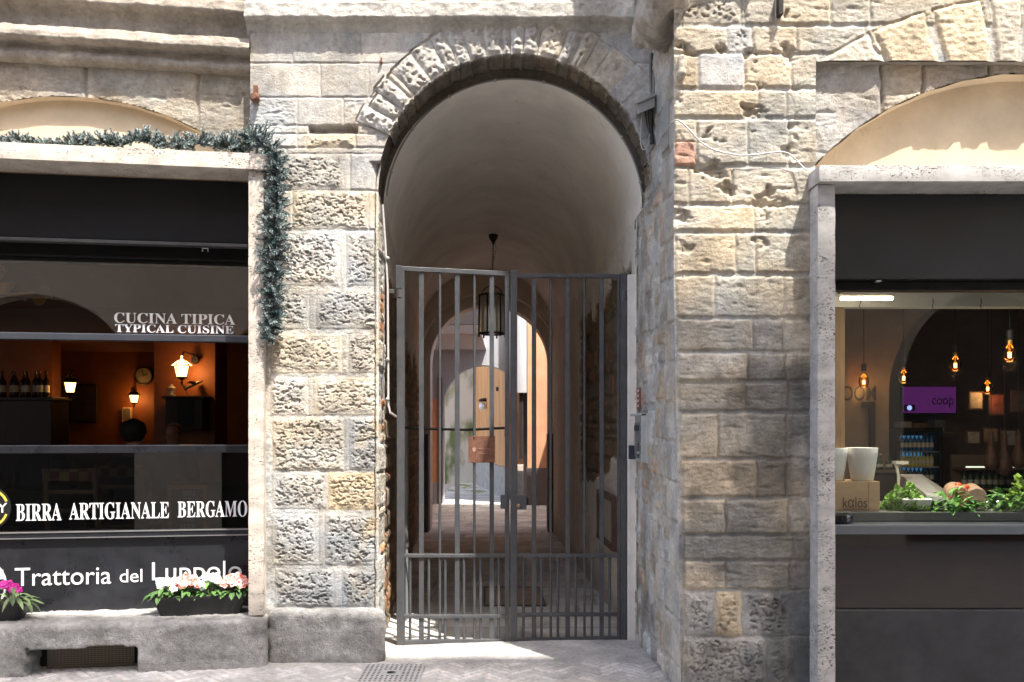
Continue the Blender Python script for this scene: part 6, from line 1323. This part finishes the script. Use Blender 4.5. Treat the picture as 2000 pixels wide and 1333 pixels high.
# cabinet on the pillar, candle lantern, model plane on it
ycb = 9.25; a, b = P(323, 880, ycb), P(395, 774, ycb); t = thing("wall_cabinet", "dark wooden cabinet with a glazed door on the orange pillar", "cabinet", ((a.x + b.x) / 2, ycb, a.z))
mb = MB(); mb.box((a.x, ycb, P(0, 842, ycb).z), (b.x, ycb + .24, b.z - .03)); mb.build("body", M_BRN, t, bevel=.004)
mb = MB(); mb.box((a.x - .03, ycb - .03, b.z - .029), (b.x + .03, ycb + .25, b.z)); mb.build("top", M_BRN, t, bevel=.005)
mb = MB(); p_, r_ = P(346, 832, ycb), P(378, 783, ycb); mb.box((p_.x, ycb - .006, p_.z), (r_.x, ycb - .001, r_.z)); mb.build("door_glass", simple("dim_glass", (.035, .045, .05), .12), t)
q = P(335, 774, ycb + .05); q.z = b.z + .001; t = thing("candle_lantern", "small pale candle lantern on the left of the dark cabinet", "lantern", q)
mb = MB(); mb.lathe([(.045, 0), (.045, .012), (.034, .014)], q, 14); mb.lathe([(.040, .075), (.045, .085), (.03, .105), (.014, .112), (.016, .125), (.004, .13)], q, 14)
for k in range(8): mb.tube([(q.x + .036 * math.cos(k * .785), q.y + .036 * math.sin(k * .785), q.z + .01), (q.x + .036 * math.cos(k * .785), q.y + .036 * math.sin(k * .785), q.z + .08)], .005, 5)
mb.build("cage", simple("cream_tin", (.38, .32, .22), .5), t)
mb = MB(); mb.lathe([(.02, .013), (.02, .06), (.004, .065)], q, 10); mb.build("candle", M_WHITE, t)
q = P(378, 752, ycb + .08); t = thing("model_plane", "small metal model plane on a curved stand on the dark cabinet", "model plane", (q.x, q.y, b.z)); M_MP = simple("old_metal", (.22, .17, .10), .4, .5)
d = Vector((.9, 0, .42)).normalized(); up_ = Vector((-.42, 0, .9)); mb = MB(); mb.tube([q - d * .12, q - d * .09, q, q + d * .07, q + d * .12], [.006, .012, .018, .014, .003], 10); mb.build("fuselage", M_MP, t, smooth=50)
mb = MB(); mb.hexa([q + Vector((-.02, -.14, .01)), q + Vector((.02, -.14, .03)), q + Vector((.03, .14, .03)), q + Vector((-.02, .14, .01)), q + Vector((-.02, -.14, .016)), q + Vector((.02, -.14, .036)), q + Vector((.03, .14, .036)), q + Vector((-.02, .14, .016))]); mb.build("wing", M_MP, t)
e_ = q - d * .11; mb = MB(); mb.hexa([e_ + Vector((-.01, -.003, 0)), e_ + Vector((.03, -.003, .01)), e_ + Vector((.03, .003, .01)), e_ + Vector((-.01, .003, 0)), e_ + Vector((-.03, -.003, .04)), e_ + Vector((0, -.003, .05)), e_ + Vector((0, .003, .05)), e_ + Vector((-.03, .003, .04))]); mb.build("tail_fin", M_MP, t)
mb = MB(); mb.tube([(q.x - .03, q.y, q.z - .01), (q.x - .09, q.y, (q.z + b.z) / 2), (q.x - .06, q.y, b.z + .015), (q.x, q.y, b.z + .004)], .006, 6); mb.lathe([(.035, 0), (.03, .008)], (q.x - .01, q.y, b.z), 12); mb.build("stand", M_MP, t)
# sideboard with bottles at left
ysb = 9.9; a, b = P(-60, 950, ysb), P(100, 776, ysb); t = thing("sideboard", "tall dark sideboard under the bottles at the left edge", "sideboard", ((a.x + b.x) / 2, ysb, FZ))
mb = MB(); mb.box((a.x, ysb, FZ), (b.x, ysb + .4, b.z - .04)); mb.build("body", M_BRN, t, bevel=.006); mb = MB(); mb.box((a.x - .02, ysb - .03, b.z - .039), (b.x + .03, ysb + .42, b.z)); mb.build("top", M_BRN, t, bevel=.006)
pr = None
for i, px in enumerate((8, 24, 33, 45, 56, 68, 80, 88)):
    loc = (X(px, ysb + .15), ysb + .12 + .05 * (i % 2), b.z + .001)
    if pr is None: pr = bottle_proto("wine_bottle", "dark wine bottle standing on the sideboard at left", loc, M_BOT[2], .31, .038, "wine bottles on the sideboard")
    else: dup(pr, loc)
a, b = P(131, 826, 11.9), P(187, 750, 11.9); t = thing("picture", "large dim picture on the orange back wall under the left lantern", "picture", ((a.x + b.x) / 2, 11.9, a.z))
mb = MB(); mb.box((a.x, 11.93, a.z), (b.x, 11.98, b.z)); mb.build("frame", M_BRN, t, bevel=.01); mb = MB(); mb.box((a.x + .04, 11.92, a.z + .04), (b.x - .04, 11.929, b.z - .04)); mb.build("print", simple("dim_print", (.05, .03, .018), .5, var=.6, scale=6), t)
a, b = P(236, 838, 11.9), P(254, 796, 11.9); t = thing("picture", "small pale framed notice below the smallest lantern", "picture", ((a.x + b.x) / 2, 11.9, a.z))
mb = MB(); mb.box((a.x, 11.94, a.z), (b.x, 11.98, b.z)); mb.build("frame", M_PINE, t); mb = MB(); mb.box((a.x + .015, 11.935, a.z + .015), (b.x - .015, 11.9395, b.z - .015)); mb.build("print", simple("dim_paper", (.14, .12, .09), .6, var=.3), t)
# dining tables, chairs, glasses, people
M_CLOTH = simple("dark_green_cloth", (.03, .06, .045), .8, var=.2, scale=20); M_CH = simple("beech_wood", (.30, .19, .10), .5, var=.15)
mC, n_, l_, b_ = new_mat("checked_cushion"); ck = N(n_, "ShaderNodeTexChecker"); ck.inputs[1].default_value = (.26, .20, .06, 1); ck.inputs[2].default_value = (.16, .03, .03, 1); ck.inputs["Scale"].default_value = 14; tc = N(n_, "ShaderNodeTexCoord"); l_.new(tc.outputs["Object"], ck.inputs[0]); l_.new(ck.outputs[0], b_.inputs[0])
def table(x, y, label):
    t = thing("dining_table", label, "table", (x, y, FZ), "tables in the dining room"); mb = MB(); mb.box((x - .45, y - .35, FZ + .70), (x + .45, y + .35, FZ + .73)); mb.build("tabletop", M_BRN, t)
    mb = MB(); mb.box((x - .46, y - .36, FZ + .731), (x + .46, y + .36, FZ + .737)); mb.box((x - .46, y - .366, FZ + .50), (x + .46, y - .36, FZ + .737)); mb.build("cloth", M_CLOTH, t)
    for sx in (-.38, .38):
        for sy in (-.28, .28): mb = MB(); mb.box((x + sx - .025, y + sy - .025, FZ), (x + sx + .025, y + sy + .025, FZ + .70)); mb.build("leg", M_BRN, t)
    return t
def chair(x, y, label, f):   # f = +1 faces into the room (back towards the window)
    t = thing("chair", label, "chair", (x, y, FZ), "chairs in the dining room"); s = -f
    mb = MB(); mb.box((x - .21, y - .2, FZ + .43), (x + .21, y + .2, FZ + .46)); mb.build("seat", M_CH, t, bevel=.01)
    for sx in (-.19, .19):
        mb = MB(); mb.tube([(x + sx, y + s * .19, FZ), (x + sx, y + s * .20, FZ + .46), (x + sx * .97, y + s * .26, FZ + .95)], .018, 8); mb.build("leg", M_CH, t); mb = MB(); mb.tube([(x + sx, y - s * .17, FZ), (x + sx, y - s * .17, FZ + .43)], .018, 8); mb.build("leg", M_CH, t)
    for z in (.62, .76): mb = MB(); mb.box((x - .18, y + s * .225 - .008, FZ + z), (x + .18, y + s * .225 + .008, FZ + z + .03)); mb.build("slat", M_CH, t)
    mb = MB(); mb.box((x - .185, y + s * .25 - .012, FZ + .86), (x + .185, y + s * .25 + .012, FZ + .95)); mb.build("backrest", mC, t, bevel=.004)
    return t
table(-4.15, 7.35, "table with dark green cloth behind the left window's lettering"); table(-2.75, 7.9, "table with dark green cloth where the two guests sit")
chair(-3.30, 6.62, "beech chair with checked backrest behind the lower pane", 1); chair(-4.2, 6.72, "beech chair behind the white lettering's first word", 1)
M_CLR = simple("clear_glass", (.55, .55, .5), .1); pr = None
for px, y in ((16, 7.3), (32, 7.3), (145, 7.4), (318, 7.75), (325, 7.75)):
    loc = (X(px, y), y, FZ + .738)
    if pr is None:
        pr = thing("drinking_glass", "drinking glass on a dining table just above the dark sill bar", "glass", loc, "drinking glasses on the tables"); mb = MB(); mb.lathe([(.026, 0), (.034, .14), (.031, .138), (.024, .008)], loc, 14); mb.build("glass", glass_mat("tumbler", (.8, .8, .78), 2.5), pr, smooth=50)
    else: dup(pr, loc)
def person(name_label, x, y, zseat, face, shirt, hairc, bald=False):
    """seated figure; face = direction the body looks (radians, 0 = +x)"""
    t = thing("person", name_label, "person", (x, y, FZ)); R_ = Matrix.Rotation(face - math.pi / 2, 4, 'Z')
    def W(p): v = R_ @ Vector((p[0], p[1], p[2])); return Vector((x + v.x, y + v.y, v.z))
    zs = zseat
    def skin(name, pts, edges, rad, mat, par, lv=2):
        me = bpy.data.meshes.new(name); me.from_pydata([tuple(W(p) - Vector((x, y, FZ))) for p in pts], edges, []); o = bpy.data.objects.new(name, me); COL.objects.link(o); o.parent = par; me.materials.append(mat)
        sk = o.modifiers.new("skin", 'SKIN'); sk.use_smooth_shade = True
        for v, r in zip(me.skin_vertices[0].data, rad): v.radius = (r, r) if not isinstance(r, tuple) else r
        me.skin_vertices[0].data[0].use_root = True; sb = o.modifiers.new("smooth", 'SUBSURF'); sb.levels = 1; sb.render_levels = lv; return o
    pts, ed, rad = [(0, 0, zs + .09)], [], [(.15, .12)]
    def chain(start, ps, rs):
        i = start
        for p, r in zip(ps, rs): pts.append(p); rad.append(r); ed.append((i, len(pts) - 1)); i = len(pts) - 1
        return i
    ch = chain(0, [(0, .0, zs + .26), (0, .02, zs + .43), (0, .02, zs + .52)], [(.135, .10), (.155, .11), (.09, .08)])
    nk = chain(ch, [(0, .03, zs + .60), (0, .05, zs + .68), (0, .05, zs + .77), (0, .04, zs + .82)], [.05, (.068, .075), (.072, .085), (.05, .055)])
    chest = ch - 1
    for s in (-1, 1):
        w = chain(ch, [(s * .17, .02, zs + .48), (s * .23, .04, zs + .24), (s * .17, .24, zs + .26), (s * .13, .30, zs + .27), (s * .12, .34, zs + .27)], [.06, .046, .036, .028, .034])
        for k, (dx, L) in enumerate(((-.030, .055), (-.010, .07), (.010, .075), (.030, .065))): chain(w, [(s * .12 + dx, .38, zs + .275), (s * .12 + dx * 1.1, .38 + L * .5, zs + .270), (s * .12 + dx * 1.1, .38 + L * .75, zs + .255)], [.0095, .0085, .007])
        chain(w, [(s * .12 - s * .045, .345, zs + .265), (s * .12 - s * .06, .375, zs + .26)], [.011, .009])
        chain(0, [(s * .10, .10, zs + .08), (s * .13, .42, zs + .09), (s * .13, .44, zs - .20), (s * .13, .42, zs - .42), (s * .13, .55, zs - .44)], [.095, .065, .05, .036, .036])
    M_SK = simple("skin", (.40, .22, .15), .6)
    skin("body", pts, ed, rad, M_SK, t)
    # face
    mb = MB()
    for s in (-1, 1): mb.ball(W((s * .075, .045, zs + .70)), .020, 8, (.5, 1, 1.4)); mb.ball(W((s * .03, .125, zs + .72)), .011, 8)
    mb.tube([W((0, .125, zs + .72)), W((0, .152, zs + .685))], [.008, .014], 8); mb.tube([W((-.025, .125, zs + .645)), W((0, .132, zs + .643)), W((.025, .125, zs + .645))], .006, 6); mb.build("face_features", M_SK, t, smooth=60)
    sp = [(0, 0, zs + .10), (0, 0, zs + .27), (0, .02, zs + .43), (0, .02, zs + .53)]; se = [(0, 1), (1, 2), (2, 3)]; sr = [(.165, .13), (.15, .115), (.17, .125), (.10, .09)]
    for s in (-1, 1):
        b0 = len(sp); sp += [(s * .17, .02, zs + .485), (s * .23, .04, zs + .24), (s * .175, .22, zs + .26)]; se += [(3, b0), (b0, b0 + 1), (b0 + 1, b0 + 2)]; sr += [.072, .058, .048]
    skin("shirt", sp, se, sr, shirt, t)
    tp_ = [(0, 0, zs + .09)]; te = []; trr = [(.165, .13)]
    for s in (-1, 1):
        b0 = len(tp_); tp_ += [(s * .10, .10, zs + .08), (s * .13, .42, zs + .09), (s * .13, .44, zs - .20), (s * .13, .42, zs - .38)]; te += [(0, b0), (b0, b0 + 1), (b0 + 1, b0 + 2), (b0 + 2, b0 + 3)]; trr += [.108, .08, .065, .055]
    skin("trousers", tp_, te, trr, simple("dark_trousers", (.02, .022, .03), .8), t)
    p, q_ = [], []
    mb = MB(); rng = random.Random(int(abs(x) * 100))
    c = W((0, .02, zs + .77)); mb.ball(c, .105 if not bald else .094, 22, (1, 1.05, 1.0 if not bald else .8))
    for i in range(len(mb.V)):
        v = mb.V[i] - c; loc = R_.inverted() @ v
        if loc.y > .05 and loc.z < .04: mb.V[i] = c + v * .75
        else: mb.V[i] = c + v * (1 + (.10 if not bald else .03) * float(noise(np.array([v.x * 30]), np.array([v.y * 30]), np.array([v.z * 30]), 3)[0]))
    mb.build("hair", simple("hair", hairc, .7, bump=.8, bscale=90), t, smooth=80)
    return t
# chairs first, then the two guests seated at the second table
chair(X(264, 7.25) , 7.20, "chair under the dark haired guest seen from behind", 1); chair(X(340, 8.75), 8.75, "chair under the guest facing the window", -1)
person("seated person with dark hair and grey top seen from behind", X(264, 7.28), 7.22, FZ + .46, math.pi / 2, simple("grey_shirt", (.10, .10, .10), .85), (.012, .009, .007))
person("seated person with short fair hair facing the window by the dark cabinet", X(340, 8.7), 8.72, FZ + .46, -math.pi / 2, simple("brown_jumper", (.09, .05, .04), .85), (.16, .10, .06), True)
# board built behind the pane as a street board's reflection, toy biplane
yb_ = 6.62; a, b = P(327, 1060, yb_), P(404, 948, yb_); t = thing("mirrored_board", "mirror image of a street board with orange wooden frame and white chalk writing, set behind the lower pane", "mirrored_board", ((a.x + b.x) / 2, yb_, FZ)); M_OR = simple("orange_wood", (.42, .17, .04), .5, var=.15)
for p0, p1 in (((a.x, a.z), (a.x + .03, b.z)), ((b.x - .03, a.z), (b.x, b.z)), ((a.x + .03, b.z - .03), (b.x - .03, b.z)), ((a.x + .03, a.z), (b.x - .03, a.z + .03))): mb = MB(); mb.box((p0[0], yb_, p0[1]), (p1[0], yb_ + .025, p1[1])); mb.build("frame", M_OR, t, bevel=.002)
mb = MB(); mb.box((a.x + .03, yb_ + .008, a.z + .03), (b.x - .03, yb_ + .016, b.z - .03)); mb.build("board", simple("slate", (.03, .03, .035), .7), t)
for sx in (a.x + .015, b.x - .015): mb = MB(); mb.tube([(sx, yb_ + .02, FZ), (sx, yb_ + .02, a.z)], .012, 8); mb.build("leg", M_OR, t)
M_CHK = simple("chalk", (.5, .5, .5), .9); Hh = b.z - a.z
for k, (tx, f0, f1, g0, g1) in enumerate((("BIRRE", .34, .74, .80, .90), ("PIZZA", .18, .84, .60, .78), ("BIRRA", .26, .72, .36, .46), ("BIRRE", .26, .72, .22, .32))):
    letters(tx, a.x + .03 + (b.x - a.x - .06) * f0, a.x + .03 + (b.x - a.x - .06) * f1, a.z + Hh * g0, a.z + Hh * g1, "chalk_writing", M_CHK, t, None, yb_ + .006, .002, True)
ybp = 6.7; c = P(20, 575, ybp); t = thing("toy_biplane", "hanging yellow wooden toy biplane behind the upper pane at left", "toy plane", c); M_YW = simple("toy_yellow", (.62, .30, .07), .5, var=.1); M_BRW = simple("toy_brown", (.20, .08, .04), .5)
T = lambda px, py, dy=0: P(px, py, ybp + dy)
mb = MB(); mb.tube([T(-70, 590, -.2), T(-20, 586, -.1), T(20, 578), T(60, 576, .05), T(92, 572, .08)], [.05, .06, .045, .022, .008], 12); mb.build("fuselage", M_BRW, t, smooth=50)
mb = MB(); mb.tube([T(8, 576, -.05), T(40, 574, -.04), T(70, 572, 0)], [.018, .016, .010], 8); mb.build("stripe", M_YW, t, smooth=50)
def plate(pts, th, name, mat):
    mb = MB(); n = len(pts); mb.add([p for p in pts] + [p + Vector((0, .0, th)) for p in pts], [tuple(range(n)), tuple(range(2 * n - 1, n - 1, -1))] + [(i, (i + 1) % n, (i + 1) % n + n, i + n) for i in range(n)]); mb.build(name, mat, t)
def vplate(pts, th, name, mat):
    mb = MB(); n = len(pts); mb.add([p for p in pts] + [p + Vector((0, th, 0)) for p in pts], [tuple(range(n)), tuple(range(2 * n - 1, n - 1, -1))] + [(i, (i + 1) % n, (i + 1) % n + n, i + n) for i in range(n)]); mb.build(name, mat, t)
vplate([T(69, 574), T(76, 560), T(86, 556), T(98, 562), T(104, 576), T(100, 584), T(92, 582)], .01, "rudder", M_BRW)
vplate([T(60, 579, -.06), T(92, 581, -.06), T(84, 594, -.09), T(74, 598, -.10), T(66, 594, -.09)], .008, "tailplane", M_YW)
vplate([T(-30, 556, -.15), T(14, 552, -.12), T(29, 552, .05), T(26, 562, .06), T(12, 574, -.10), T(-30, 578, -.15)], .012, "wing", M_YW); vplate([T(-30, 530, -.15), T(0, 518, -.12), T(8, 520, .05), T(12, 530, .05), T(0, 546, -.1), T(-30, 548, -.15)], .012, "wing", M_YW)
mb = MB(); mb.tube([T(2, 546, -.1), T(6, 574, -.1)], .004, 5); mb.tube([T(-20, 546, -.1), T(-16, 574, -.1)], .004, 5); mb.build("strut", M_BRW, t); mb = MB(); mb.tube([T(0, 520, -.05), Vector((T(0, 520).x, ybp - .05, 3.29))], .002, 5); mb.build("string", M_BLACKIRON, t)
q = T(49, 586, -.075); mb = MB(); mb.add([(q.x + (.022 if k % 2 == 0 else .009) * math.sin(k * math.pi / 5), q.y, q.z + (.022 if k % 2 == 0 else .009) * math.cos(k * math.pi / 5)) for k in range(10)], [tuple(range(10))]); o = mb.build("star", simple("faded_star", (.3, .34, .32), .6), t)
